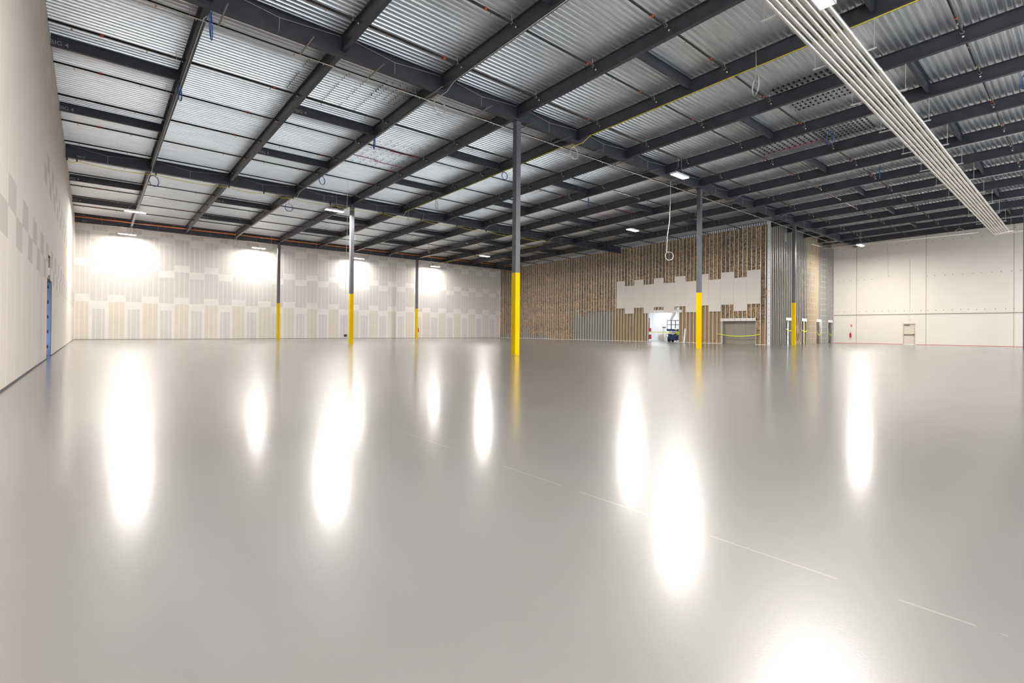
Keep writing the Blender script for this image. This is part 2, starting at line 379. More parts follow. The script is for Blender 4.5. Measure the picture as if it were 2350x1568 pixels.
# door
d1 = empty('door_1', (XR, -4.6, 0)); struct(d1)
m = MB(); m.box(XR - .03, XR + .12, DY1 - .05, DY1, 0, DZ); m.box(XR - .03, XR + .12, DY0, DY0 + .05, 0, DZ); m.box(XR - .03, XR + .12, DY0 + .05, DY1 - .05, DZ - .10, DZ)
part(m, 'door_frame', M_FRAME, d1)
m = MB(); m.box(XR + .05, XR + .10, DY0 + .05, DY1 - .05, .01, DZ - .1); part(m, 'door_panel', M_DOOR, d1)
m = MB(); m.box(XR - .04, XR - .01, DY0 + .10, DY1 - .07, .98, 1.05); m.box(XR - .04, XR + .05, DY0 + .09, DY0 + .17, .95, 1.09); m.box(XR - .04, XR + .05, DY1 - .12, DY1 - .07, .98, 1.05)
part(m, 'push_bar', M_CHROME, d1)
m = MB(); m.box(XR - .03, XR + .05, DY1 - .5, DY1 - .12, 1.93, 2.0); m.tube([(XR, DY1 - .3, 2.0), (XR - .12, DY1 - .55, 2.03), (XR + .02, DY1 - .62, 2.05)], .012, 6)
part(m, 'door_closer', M_CHROME, d1)

# ---------------------------------------------------------------- framed partition
SP = 0.4064
XF = XP                                     # room-side face of the studs
wp = empty('wall_partition', (XF, 20, 0)); struct(wp)
OP1 = (10.95, 14.70, 3.08); OP2 = (3.22, 6.46, 2.15)
bk = MB()
def bq(y0, y1, z0, z1, mi): bk.box(XF + .15, XF + .17, y0, y1, z0, z1, mi)
bq(19.74, YW, 0, 4.1, 0); bq(OP1[1], 19.74, 0, 4.1, 1); bq(OP2[1], OP1[0], 0, 4.1, 1); bq(OP1[0], OP1[1], 3.74, 4.1, 1)
bq(YJ + .15, OP2[0], 0, 4.1, 1); bq(OP2[0], OP2[1], 2.42, 4.1, 1)
bq(YJ + .15, YW, 4.1, 10.2, 0)
o = part(bk, 'sheathing', [M_GRNB, M_OSB], wp)
# studs, a unit stud scaled to its height
sm = MB(); sm.box(0, .004, 0, .05, 0, 1, 0); sm.box(.004, .146, 0, .005, 0, 1, 1); sm.box(.146, .15, 0, .05, 0, 1, 0)
def stud_at(proto, y, z0, z1):
    c = proto.copy(); COL.objects.link(c); c.parent = wp
    c.location = (0, y - 20, z0); c.scale = (1, 1, z1 - z0); return c
proto = sm.build('stud', [M_STUD, M_STUDW]); proto.parent = wp
stud_y = []
k = 0
ybase = 2.80 - .025
while ybase + k * SP < YW - .1:
    stud_y.append(ybase + k * SP); k += 1
first = True
for y in stud_y:
    top = zd(y) - .13
    z0 = 0.0
    if OP1[0] - .02 < y < OP1[1] - .02: z0 = 3.36
    if OP2[0] - .1 < y < OP2[1] - .1: z0 = 2.40
    if first:
        proto.location = (0, y - 20, z0); proto.scale = (1, 1, top - z0); first = False
    else: stud_at(proto, y, z0, top)
stud_at(proto, 2.36, 0, zd(2.4) - .13)
for yy in (OP1[1] - .02, OP1[0] - .05): stud_at(proto, yy, 0, 3.1)
for yy in (OP2[1] - .04, OP2[0] - .06, OP2[1] - .13): stud_at(proto, yy, 0, 2.2)
m = MB()
m.loft([[(XF - .012, y, zd(y) - .26), (XF - .004, y, zd(y) - .26), (XF - .004, y, zd(y) - .01), (XF - .012, y, zd(y) - .01)] for y in (2.0, YW - .02)])
part(m, 'slotted_top_track', M_TRACK, wp)
m = MB(); m.box(XF - .006, XF + .15, OP1[1], YW, 0, .03); m.box(XF - .006, XF + .15, OP2[1], OP1[0], 0, .03); m.box(XF - .006, XF + .15, 2.0, OP2[0], 0, .03)
part(m, 'bottom_track', M_STUD, wp)
# header plates of the openings
for nm, y0, y1, z0, z1 in (('header_plate', 12.72, 13.96, 3.10, 3.36), ('header_plate', 10.62, 11.47, 3.10, 3.36), ('header_plate', 3.2, 6.52, 2.16, 2.42)):
    m = MB(); m.box(XF - .02, XF - .005, y0, y1, z0, z1); ho = part(m, nm, M_WHITEMET, wp)
    n = max(1, round((y1 - y0) / .6)); m = MB()
    for j in range(n): yy = y0 + (j + .5) * (y1 - y0) / n; m.tube([(XF - .024, yy, (z0 + z1) / 2), (XF - .019, yy, (z0 + z1) / 2)], .035, 8)
    q = m.build('punched_hole_dot', M_TIE); q.parent = ho; q.location = (0, 0, 0)
# perforated corner stud
m = MB(); m.box(XF - .03, XF - .004, 1.93, 2.21, 0, zd(2) - .02); cs = part(m, 'corner_stud', M_WHITEMET, wp)
m = MB(); z = .35
while z < 10.9: m.tube([(XF - .034, 2.07, z), (XF - .029, 2.07, z)], .03, 8); z += .56
q = m.build('punched_hole_dot', M_TIE); q.parent = cs; q.location = (0, 0, 0)
# fibre batts between the studs
def batt(y, z0, z1, seed):
    rn = random.Random(seed); mb = MB(); rings = []
    zz = [z0]; c = math.ceil(z0 / 1.22) * 1.22 + rn.uniform(-.3, .3)
    while c < z1 - .2:
        if c > z0 + .2: zz += [c - .6, c - .05, c, c + .05] if c - .6 > zz[-1] else [c - .05, c, c + .05]
        c += 1.22 * rn.choice((1, 1, 2))
    zz.append(z1); seam = set(v for k_, v in enumerate(zz) if 0 < k_ < len(zz) - 1 and abs(zz[k_ - 1] + .05 - v) < .001)
    for z in zz:
        q = rn.uniform(-.02, .02); b = rn.uniform(-.05, .05)
        if z in seam:
            rings.append([(XF + .145, y + .06, z), (XF + .12, y + .08, z), (XF + .11, y + SP / 2, z), (XF + .12, y + SP - .03, z), (XF + .145, y + SP - .01, z)]); continue
        ya, yb = y + .055 + rn.uniform(0, .02), y + SP - .008 - rn.uniform(0, .02)
        rings.append([(XF + .14, ya, z), (XF + .045 + q, ya, z), (XF + .012 - b * .3, (ya + yb) / 2, z), (XF + .045 - q, yb, z), (XF + .14, yb, z)])
    mb.loft(rings, 0)
    return part(mb, 'insulation_batt', M_INS, wp)
BOARDS = [(2.80 + 1.2192 * 1.027 * k) for k in range(14)]
b_edges = [2.79, 4.02, 5.27, 6.51, 7.74, 8.95, 10.21, 11.45, 12.75, 13.96, 15.24, 16.48, 17.72, 18.90]
for i, y in enumerate(stud_y):
    top = zd(y) - .12; lo = .0
    if y > 25.3:
        lo = .02 if y < 30 else (.55 if (y > 34 or i % 3) else .3)
        if 33.9 < y < 34.6: lo = 1.6
    elif y > 24.8: lo = 4.06
    elif y > 24.0: lo = 3.34
    elif y > 23.2: lo = 2.97
    elif y > 18.8: lo = 3.45 + (.1 if i % 4 == 0 else 0)
    elif y > 6.4: lo = 3.64 if not (OP1[0] < y < OP1[1] - .8) else 3.4
    elif y > 3.1: lo = 2.44
    else: lo = 1.35
    batt(y, lo, top, 100 + i)
batt(2.38, 2.05, zd(2.4) - .14, 99)
m = MB(); m.tube([(XF - .02, 2.33, 4.2), (XF - .06, 2.32, 4.6), (XF - .02, 2.3, 5.1)], [.07, .12, .06], 8); part(m, 'loose_insulation_flap', M_INS, wp)

# drywall sheets already hung
for j in range(13):
    y0, y1 = b_edges[j], b_edges[j + 1]; up = (j % 2 == 0)
    z0, z1 = (3.73, 6.83) if up else (3.10, 6.23)
    mb = MB(); mb.box(XF - .022, XF - .007, y0 + .004, y1 - .004, z0, z1)
    g = mb.build('drywall_sheet', M_DRYW)
    where = 'hung high' if up else 'hung low'
    extra = {0: 'at the doorway corner end of the row', 12: 'at the bare insulation end of the row'}.get(j)
    lab = 'cream drywall sheet %s on partition studs, %s' % (where, extra or (ORD[j] + ' from the corner stud'))
    tag(g, lab, 'drywall sheet', 'new drywall sheets on the partition')

# ---------------------------------------------------------------- stud wall closing the alcove
wa = empty('wall_alcove', (XP, YJ, 0)); struct(wa)
m = MB()
m.box(XP + .2, 47.35, YJ + .35, YJ + .37, 0, 11, 0); m.box(47.35, 48.68, YJ + .35, YJ + .37, 2.5, 11, 0)
m.box(48.68, 51.25, YJ + .35, YJ + .37, 0, 11, 0); m.box(51.25, 52.55, YJ + .35, YJ + .37, 2.5, 11, 0)
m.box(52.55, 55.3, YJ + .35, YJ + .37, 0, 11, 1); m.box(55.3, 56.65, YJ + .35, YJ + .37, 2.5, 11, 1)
m.box(56.65, 58.85, YJ + .35, YJ + .37, 0, 11, 0); m.box(58.85, 60.2, YJ + .35, YJ + .37, 2.5, 11, 0); m.box(60.2, XR, YJ + .35, YJ + .37, 0, 11, 0)
part(m, 'back_sheathing', [M_PLYB, M_TANLIT], wa)
su = MB(); su.box(0, .05, 0, .004, 0, 1, 0); su.box(0, .005, .004, .146, 0, 1, 1); su.box(0, .05, .146, .15, 0, 1, 0)
M_WEBD = mat('brown_grey_web', (0.40, 0.39, 0.35), 0.45, 0.35, noise=0.2, nscale=2)
M_WEBT = mat('painted_glow_web', (0.62, 0.50, 0.33), 0.5, 0.2, noise=0.15, nscale=2)  # web copy with the glow of the backlit section put into its colour
pr = su.build('stud', [M_STUD, M_WEBD]); pr.parent = wa; al_x = []
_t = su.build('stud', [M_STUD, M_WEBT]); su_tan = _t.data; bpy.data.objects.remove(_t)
doors = [(47.35, 48.68), (51.25, 52.55), (55.3, 56.65), (58.85, 60.2)]
x = XP + .06; first = True
while x < XR - .06:
    z0 = 0.0
    for a, b in doors:
        if a - .02 < x < b - .05: z0 = 2.5
    top = zd(YJ) - .02 - (.35 if 52.6 < x < 56.2 else (.6 if x >= 56.2 else 0))
    if first: o = pr; first = False
    else: o = pr.copy(); COL.objects.link(o); o.parent = wa
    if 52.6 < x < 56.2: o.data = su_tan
    al_x.append(x)
    o.location = (x - XP, 0, z0); o.scale = (1, 1, top - z0)
    x += .4064 if x < 52.5 else .36
for a, b in doors:
    m = MB(); m.box(a - .02, b + .02, YJ - .025, YJ - .005, 2.26, 2.53); hp = part(m, 'door_header_plate', M_WHITEMET, wa)
    for e in (a - .05, b):
        o = pr.copy(); COL.objects.link(o); o.parent = wa; o.location = (e - XP, 0, 0); o.scale = (1, 1, 2.3)
m = MB()
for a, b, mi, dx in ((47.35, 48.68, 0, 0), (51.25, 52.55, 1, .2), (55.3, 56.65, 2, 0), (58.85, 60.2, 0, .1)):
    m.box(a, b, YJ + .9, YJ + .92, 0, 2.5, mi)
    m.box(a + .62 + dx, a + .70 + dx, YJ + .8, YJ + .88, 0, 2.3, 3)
part(m, 'room_behind_panel', [M_CLOSED, M_PLYB, M_DOT, M_WOOD], wa)  # third panel's pale colour stands for the lit room behind
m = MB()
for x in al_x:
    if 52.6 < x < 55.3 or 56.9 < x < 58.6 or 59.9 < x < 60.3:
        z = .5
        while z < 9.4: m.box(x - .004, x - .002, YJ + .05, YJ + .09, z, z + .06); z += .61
part(m, 'painted_lit_knockout', M_DOT, wa)  # pale squares painted as light coming through the stud knockouts
g = empty('added_fill_lamp', (56.0, YJ + .6, 2.4)); m = MB(); m.box(55.8, 56.2, YJ + .5, YJ + .7, 2.4, 2.45); part(m, 'housing', M_FIX, g)  # unseen lamp added to brighten the panel in this doorway
m = MB(); m.box(55.82, 56.18, YJ + .52, YJ + .68, 2.375, 2.399); part(m, 'lens', M_LENSR, g); tag(g, 'small added fill lamp inside the third alcove doorway', 'lamp')
# white punched stud inside the first doorway
m = MB(); m.box(48.2, 48.55, YJ + .2, YJ + .23, 0, 2.25, 0)
for j in range(4): m.box(48.34, 48.42, YJ + .195, YJ + .2, .35 + .6 * j, .45 + .6 * j, 1)
part(m, 'punched_jamb_stud', [M_WPANEL, M_TIE], wa)
# top track of the alcove wall
# leaning lumber next to the yellow column
for j, (xx, dx, hh) in enumerate(((49.15, .06, 2.35), (49.55, .0, 2.45), (50.0, -.08, 2.4))):
    m = MB(); m.loft([[(xx, YJ - .30, 0), (xx + .09, YJ - .30, 0), (xx + .09, YJ - .26, 0), (xx, YJ - .26, 0)], [(xx + dx, YJ - .07, hh), (xx + .09 + dx, YJ - .07, hh), (xx + .09 + dx, YJ - .03, hh), (xx + dx, YJ - .03, hh)]])
    tag(m.build('lumber_plank', M_WOOD), 'pale lumber plank leaning upright on the alcove studs, %s' % ('nearest the yellow column', 'between the two others', 'nearest the second doorway')[j], 'plank', 'planks leaning by the yellow column')

# ---------------------------------------------------------------- girders
def tubeline(mb, pts, r, n=6, mi=0): mb.tube(pts, r, n, mi)
SPANS = {
 'front': (YA, [(XL + .02, 3 * S), (3 * S, 7 * S), (7 * S, 11 * S), (11 * S, XR - .02)],
           ['deep charcoal front girder from the side wall to the closest yellow column', 'deep charcoal front girder between the closest and second yellow columns',
            'deep charcoal front girder between the second yellow column and the alcove column', 'deep charcoal front girder from the alcove column to the concrete wall']),
 'middle': (YB, [(XL + .02, 3 * S), (3 * S, 7 * S), (7 * S, XP - .02)],
           ['deep charcoal middle girder with a yellow cable, beginning at the drywall side wall', 'deep charcoal middle girder passing behind the closest yellow column',
            'deep charcoal middle girder ending in the insulated partition']),
 'rear': (YC, [(XL + .02, 3 * S), (3 * S, 7 * S), (7 * S, XP - .02)],
           ['deep charcoal rear girder above the orange pipe, at the side wall corner', 'deep charcoal rear girder above the orange pipe, between the two rear yellow columns',
            'deep charcoal rear girder above the orange pipe, ending at the partition corner'])}
for key, (gy, spans, labs) in SPANS.items():
    for (a, b), lab in zip(spans, labs):
        g = empty('steel_girder', ((a + b) / 2, gy, zd(gy)))
        tag(g, lab, 'girder', 'main roof girders', 'thing')
        mb = MB(); mb.beam((a + .01, gy, zd(gy)), (b - .01, gy, zd(gy)), .70, .26, .024, .014)
        part(mb, 'beam_section', M_STEEL, g)
        k0 = int(math.ceil((a + .2) / S)); k1 = int(math.floor((b - .2) / S))
        mw = MB()
        xs = [i * S for i in range(int(math.floor(a / S)), int(math.ceil(b / S)) + 1)]
        for x0, x1 in zip(xs[:-1], xs[1:]):
            x0 = max(x0, a) + .15; x1 = min(x1, b) - .15
            if x1 - x0 < 1: continue
            xm = (x0 + x1) / 2; yy = gy - .14
            mw.tube([(x0, yy, zd(gy) - .06), (xm - .1, yy, zd(gy) - .27), (x1, yy, zd(gy) - .10)], .006, 5)
            mw.tube([(xm - .1, yy, zd(gy) - .27), (xm - .12, yy, zd(gy) - .69)], .006, 5)
        part(mw, 'tie_wire', M_GREYC, g)
# stencilled mark on the girders at the side wall
def stencil(txt, loc, size, parent, rotz=0.0):
    cu = bpy.data.curves.new('stencil_text', 'FONT'); cu.body = txt; cu.size = size; cu.align_x = 'LEFT'; cu.extrude = .0008
    t = bpy.data.objects.new('t', cu); COL.objects.link(t)
    dg = bpy.context.evaluated_depsgraph_get(); me = bpy.data.meshes.new_from_object(t.evaluated_get(dg)); bpy.data.objects.remove(t)
    me.materials.clear(); me.materials.append(M_STENCIL)
    o = bpy.data.objects.new('stencil_lettering', me); COL.objects.link(o)
    o.parent = parent; o.location = Vector(loc) - Vector(parent['_w']); o.rotation_euler = (math.pi / 2, 0, rotz)
    return o

# ---------------------------------------------------------------- purlins
BAYS = [('front', YN + .05, YA - .02, range(0, 16)), ('middle', YA + .02, YB - .02, range(0, 11)), ('rear', YB + .02, YC - .02, range(0, 11))]
def nth(i): return ORD[i]
BN = {'front': 'roof bay in front of the front girder', 'middle': 'bay between front and middle girders', 'rear': 'bay between middle and rear girders'}
for bname, y0, y1, idx in BAYS:
    for i in idx:
        x = i * S
        g = empty('steel_purlin', (x, (y0 + y1) / 2, zd((y0 + y1) / 2)))
        tag(g, 'dark purlin, %s from the drywall side wall, %s' % (nth(i), BN[bname]), 'purlin', 'purlins in the ' + BN[bname], 'thing')
        mb = MB(); mb.beam((x, y0, zd(y0)), (x, y1, zd(y1)), .53, .17, .016, .011)
        part(mb, 'beam_section', M_STEEL, g)
        mp_ = MB()
        for yy in ((y0 + .05), (y1 - .05)):
            if yy > -20: mp_.box(x - .014, x + .014, yy - .09, yy + .09, zd(yy) - .46, zd(yy) - .03)
        if mp_.v: part(mp_, 'end_plate', M_STEEL, g)
for i in range(11, 15):
    x = i * S
    if i == 11: x += .3
    mb = MB(); mb.beam((x, .02, zd(0)), (x, YJ - .02, zd(YJ)), .53, .17, .016, .011)
    tag(mb.build('purlin_stub', M_STEEL), 'short dark purlin stub ending on the alcove stud wall, %s from the partition' % ORD[i - 11], 'purlin', 'purlin stubs over the alcove wall', 'thing')

# bridging beams between alternate purlins
FILL = {'front': [(-6.16, 'the strip closer to the front girder'), (-12.3, 'the strip over the camera')], 'middle': [(6.16, 'the strip closer to the front girder'), (12.33, 'the strip closer to the middle girder')],
        'rear': [(24.5, 'the strip closer to the middle girder'), (30.7, 'the strip closer to the rear girder')]}
for bname, rows in FILL.items():
    for y, where in rows:
        cnt = 0
        gaps = ([(-1, 0), (1, 2), (3, 4), (5, 6), (7, 8), (9, 10)] + ([(11, 12), (13, 14)] if bname == 'front' else []))
        for (a, b) in gaps:
            if bname == 'front' and a < 1 : continue
            xa = XL + .02 if a < 0 else a * S + .02; xb = b * S - .02
            g = empty('bridging_beam', ((xa + xb) / 2, y, zd(y)))
            tag(g, 'short dark bridging beam, %s out from side wall, %s, %s bay' % (ORD[cnt], where.replace('the strip ', '').replace('the ', ''), bname), 'bridging beam', 'bridging beams between the purlins', 'thing')
            cnt += 1
            mb = MB(); mb.beam((xa, y, zd(y)), (xb, y, zd(y)), .38, .12, .012, .009); part(mb, 'beam_section', M_STEEL, g)
            if bname != 'front' and a < 2: stencil('BIG 4', (xa - .03 if a < 0 else xa + .25, y - .0065, zd(y) - .31), .21, g)
gA = [o for o in COL.objects if o.name.startswith('steel_girder')]
for g in gA:
    if abs(g['_w'][0] - (XL + .02 + 3 * S) / 2) < .1 and g['_w'][1] > 1: stencil('BIG 8', (XL + .5, g['_w'][1] - .011, zd(g['_w'][1]) - .58), .13, g)

# ---------------------------------------------------------------- columns
COLS = [(3, YA, 'big square column nearest the camera, dark grey above, yellow below'), (7, YA, 'square column under the hanging wire, yellow lower part, before the drywall sheets'),
        (11, YA, 'square yellow and grey column standing before the galvanised stud wall'), (3, YB, 'square yellow and grey column with a white hanging cord beside it'),
        (3, YC, 'slim looking yellow and grey column at the taped wall, closer to side wall'), (7, YC, 'slim looking yellow and grey column at the taped wall, with an extinguisher'),
        ]
for i, gy, lab in COLS:
    x = i * S; c = empty('steel_column', (x, gy, 0)); tag(c, lab, 'column', None, 'thing')
    h = .127; top = zd(gy) - .70
    m = MB(); m.box(x - h, x + h, gy - h, gy + h, 3.68, top - .02); part(m, 'grey_upper_shaft', M_COLG, c)['label'] = 'dark grey painted upper shaft'
    m = MB(); m.box(x - h - .001, x + h + .001, gy - h - .001, gy + h + .001, 0, 3.68); part(m, 'yellow_lower_shaft', M_YEL, c)['label'] = 'yellow painted lower shaft'
    m = MB(); m.box(x - .18, x + .18, gy - .15, gy + .15, top - .02, top + .002); part(m, 'cap_plate', M_STEEL, c)
    m = MB()
    for sx in (-1, 1):
        for sy in (-1, 1):
            m.tube([(x + sx * .10, gy + sy * (h + .02), 0), (x + sx * .10, gy + sy * (h + .02), .07)], .014, 6)
            m.tube([(x + sx * (h + .02), gy + sy * .10, 0), (x + sx * (h + .02), gy + sy * .10, .07)], .014, 6)
    part(m, 'anchor_bolt', M_BRASS, c)

# ---------------------------------------------------------------- sprinkler lines
um = MB(); um.tube([(0, 0, .27), (0, 0, -.05)], .008, 5); um.tube([(0, .05 * math.cos(a), -.0 + .05 * math.sin(a)) for a in [math.pi * q / 6 for q in range(12)]], .007, 5, 0, True)
HANG = um.build('pipe_hanger', M_EMTW, link=False)
us = MB(); us.tube([(0, 0, -.02), (0, 0, -.08), (0, 0, -.085), (0, 0, -.11)], [.012, .012, .028, .022], 6); HEAD = us.build('sprinkler_head', M_BRASS, link=False)
ur = MB(); ur.tube([(-.045, 0, 0), (-.04, 0, 0), (.04, 0, 0), (.045, 0, 0)], [.038, .05, .05, .038], 10); COUP = ur.build('orange_coupling', M_RED, link=False)
uw = MB(); uw.tube([(-.02, 0, -.02), (0, 0, -.02), (.02, 0, -.02)], [.01, .035, .01], 8); CAPD = uw.build('white_end_cap', M_WHITEMET, link=False)
PY = [(-13.86, 'front'), (-10.78, 'front'), (-7.7, 'front'), (-4.62, 'front'), (-1.54, 'front')] + [((k + .5) * 18.38 / 6, 'middle') for k in range(6)] + [(YB + (k + .5) * 18.5 / 6, 'rear') for k in range(6)]
cnts = {}
for y, bname in PY:
    z = zd(y) - .27; x1 = XR - .1 if bname == 'front' else XP - .05
    p = empty('sprinkler_pipe', (0, y, z))
    n_ = cnts.get(bname, 0); cnts[bname] = n_ + 1
    if bname == 'front': lab = 'thin black sprinkler pipe crossing the front bay purlins, %s in from the front girder' % ORD[4 - n_]
    else: lab = 'thin black sprinkler pipe crossing the %s bay purlins, %s behind the %s girder' % (bname, ORD[n_], 'front' if bname == 'middle' else 'middle')
    tag(p, lab, 'sprinkler pipe', 'sprinkler pipes under the roof deck')
    m = MB(); m.tube([(XL + .02, y, z), (x1, y, z)], .036, 10); part(m, 'pipe_run', M_PIPE, p, True)
    rnd = random.Random(int(y * 10) + 200)
    for i in range(0, 16 if bname == 'front' else 11):
        copy_part(HANG, p, (i * S - .3, 0, 0)); copy_part(CAPD, p, (i * S - .12, -.0, -.05))
        copy_part(HEAD, p, (i * S - 1.15, 0, 0)); 
        if i % 2 == 0: copy_part(HEAD, p, (i * S - 3.1, 0, 0))
        if rnd.random() < .55: copy_part(COUP, p, (i * S - (.6 + rnd.random() * .9) if i else -2.35, 0, 0))

# ---------------------------------------------------------------- orange pipe along the rear girder
p = empty('orange_pipe', (20, YC - .45, 10.14)); tag(p, 'long orange plastic pipe hung along the rear girder above the taped wall', 'pipe')
m = MB(); m.tube([(XL + .02, YC - .45, 10.02), (XP - .05, YC - .45, 10.14)], .055, 10); part(m, 'pipe_run', M_ORANGE, p, True)
m = MB()
for k in range(14): m.tube([(-2 + k * 3.3, YC - .45, 10.05), (-2 + k * 3.3, YC - .45, zd(YC) - .02)], .008, 5)
part(m, 'hanger_rod', M_EMTW, p)

# ---------------------------------------------------------------- conduit rack
ZC = 9.86
NCON = 7
for j in range(NCON):
    yy = -11.12 - j * .165; xe = 57.2 - j * .0 - .165 * (NCON - 1 - j) * 0 + (0.16 * j)
    m = MB(); xe = 56.6 + .16 * j; R = .35
    xe = 57.6 - .165 * j
    pts = [(-3.3, yy, ZC)] + [(x, yy, ZC) for x in (10, 30, 50)] + [(xe - R, yy, ZC)]
    for q in range(1, 7):
        a = math.pi / 2 * q / 6; pts.append((xe - R + R * math.sin(a), yy - R + R * math.cos(a), ZC))
    pts.append((xe, -26.5, ZC))
    c = empty('steel_conduit', (27, yy, ZC)); m.tube(pts, .061, 12); part(m, 'conduit_run', M_EMT, c, True)
    m = MB()
    for q in range(19):
        xx = -1 + q * 3.05 + (j % 3) * .25
        m.tube([(xx - .09, yy, ZC), (xx - .08, yy, ZC), (xx + .08, yy, ZC), (xx + .09, yy, ZC)], [.061, .067, .067, .061], 12)
    part(m, 'coupling', M_EMT, c, True)
    tag(c, 'thick galvanised conduit in the ceiling rack, %s' % ('on the side closest to the yellow columns' if j == 0 else ('on the side farthest from the yellow columns' if j == NCON - 1 else ORD[j] + ' counted from the yellow column side')), 'conduit', 'parallel conduits of the ceiling rack')
for i in range(0, 15):
    x = i * S
    t = empty('trapeze_hanger', (x, -11.6, ZC - .1)); tag(t, 'steel trapeze strut carrying the conduit rack under the purlin %s from side wall' % ORD[i], 'trapeze hanger', 'trapeze hangers under the conduit rack')
    m = MB(); m.box(x - .022, x + .022, -12.36, -10.60, ZC + .069, ZC + .11); part(m, 'strut', M_WHITEMET, t)
    m = MB()
    for yy in (-12.30, -10.66): m.tube([(x, yy, ZC + .05), (x, yy, zd(yy) - .52)], .010, 5)
    part(m, 'threaded_rod', M_EMTW, t)

# ---------------------------------------------------------------- thin conduit in front of the front girder, on short struts
p = empty('thin_conduit', (20, .62, 10.33)); m = MB(); m.tube([(-2.6, .62, 10.33), (XR - 5, .62, 10.33)], .017, 8)
p2 = part(m, 'conduit_run', M_EMTW, p, True); tag(p, 'thin pale conduit running along just behind the front girder on short struts', 'conduit')
k = 0; x = .36
while x < 55:
    t = MB(); t.box(x - .02, x + .02, -.62, .70, 10.395, 10.425)
    tag(t.build('short_strut', M_CHROME), 'short strut crossing under the front girder, %s counted from the side wall' % (ORD[k] if k < 20 else ('one past the nineteenth' if k == 20 else 'past the alcove column')), 'strut', 'short struts under the front girder' )
    k += 1; x += 2.41

# thin conduits under some purlins
def purlin_line(i, name, mt, r, lab, bays, off=0.0, cat='conduit', sag=0.0):
    x = i * S + off; pts = []
    if 'front' in bays: pts += [(x, -26, zd(-26) - .56), (x, -.9, zd(-.9) - .56), (x, -.4, zd(0) - .76)]
    if 'middle' in bays: pts += [(x, .4, zd(0) - .76), (x, .9, zd(.9) - .56), (x, YB - .9, zd(YB - .9) - .56), (x, YB - .4, zd(YB) - .76)]
    if 'rear' in bays: pts += [(x, YB + .4, zd(YB) - .76), (x, YB + .9, zd(YB + .9) - .56), (x, YC - .9, zd(YC - .9) - .56), (x, YC - .35, zd(YC) - .95), (x + .1, YC + 0.1, zd(YC) - 1.05)]
    m = MB(); m.tube(pts, r, 6); o = m.build(name, mt, smooth=True); tag(o, lab, cat); return o
purlin_line(0, 'thin_conduit', M_EMTW, .014, 'thin pale conduit strapped under the purlin beside the drywall side wall', ('middle', 'rear'))
purlin_line(2, 'thin_conduit', M_EMTW, .014, 'thin pale conduit under the purlin just before the closest column purlin', ('front', 'middle', 'rear'))
purlin_line(6, 'thin_conduit', M_EMTW, .014, 'thin pale conduit under the purlin meeting the front girder behind the hanging lamp', ('middle', 'rear'))
purlin_line(8, 'thin_conduit', M_EMTW, .014, 'thin pale conduit under the purlin just past the second yellow column', ('front', 'middle', 'rear'))
purlin_line(10, 'thin_conduit', M_EMTW, .014, 'thin pale conduit under the purlin just before the alcove column', ('front',))
purlin_line(12, 'thin_conduit', M_EMTW, .014, 'thin pale conduit under the purlin just past the alcove column', ('front',))
purlin_line(4, 'yellow_cable', M_YCAB, .019, 'bright yellow cable clipped under the purlin just past the closest column', ('front', 'middle'), off=-.03, cat='cable')
def sagged(name, mt, pts_, r, sag, lab, cat='cable', clip=True):
    g = empty(name, pts_[0]); m = MB(); P = []
    for a, b in zip(pts_[:-1], pts_[1:]):
        a, b = Vector(a), Vector(b)
        for q in range(6):
            t = q / 6; v = a.lerp(b, t); v.z -= sag * 4 * t * (1 - t); P.append(v)
    P.append(Vector(pts_[-1])); m.tube(P, r, 6); part(m, 'cable_run', mt, g, True)
    if clip:
        m = MB()
        for v in pts_: m.box(v[0] - .03, v[0] + .03, v[1] - .03, v[1] + .03, v[2] - .02, v[2] + .14)
        part(m, 'black_clip', M_BLACK, g)
    tag(g, lab, cat); return g
sagged('yellow_cable', M_YCAB, [(XL + .1, YB - .25, 9.86)] + [(x, YB - .25, 9.86) for x in (-3.2, 0.2, 3.9, 5.9, 7.7, 10.2, 14.2, 17.5, 20.9, 24, 27.5, 31.5)], .016, .10, 'sagging yellow cable clipped along the bottom of the middle girder')
sagged('yellow_cable', M_YCAB, [(8 * S + .1, YB + .5, 9.75), (8 * S, 24, 9.85), (8 * S - .3, 30, 9.8), (7.8 * S, YC - .6, 9.55), (7.5 * S, YC - .4, 9.2)], .02, .12, 'loose yellow cable drooping through the rear bay toward the taped wall')

# ---------------------------------------------------------------- coils of cable
def coil(x, y, z, r, mt, lab, zhang=None, rot=0.0, turns=2):
    g = empty('cable_coil', (x, y, z)); m = MB()
    for t_ in range(turns):
        rr_ = r * (1 - .05 * t_); n = 20; dz = random.uniform(-.02, .02)
        P = [(x + rr_ * math.cos(2 * math.pi * q / n) * math.cos(rot + .1 * t_), y + rr_ * math.cos(2 * math.pi * q / n) * math.sin(rot + .1 * t_), z - r + rr_ * math.sin(2 * math.pi * q / n) + dz) for q in range(n)]
        m.tube(P, .013, 5, 0, True)
    part(m, 'cable_loop', mt, g, True)
    top = zd(y) - (.525 if abs(x - round(x / S) * S) < .12 else 0.0)
    if abs(y - YA) < .14 or abs(y - YB) < .14: top = zd(y) - .70
    m = MB(); m.tube([(x, y, z - .02), (x + .03, y, (z + top) / 2), (x, y, top)], .009, 5); part(m, 'hanging_lead', mt, g)
    tag(g, lab, 'cable coil', 'cable coils hanging from the roof')
coil(.1, .35, 10.5, .38, M_BLUEC, 'blue cable coil hanging by the front girder at the first purlin', 10.7, rot=1.30)
coil(0, 6.3, 10.5, .28, M_BLUEC, 'blue cable coil on the first purlin in the middle bay', 10.6, rot=1.2)
coil(.15, YB + .3, 9.95, .32, M_BLUEC, 'blue cable coil under the middle girder at the first purlin', 10.1, rot=.6)
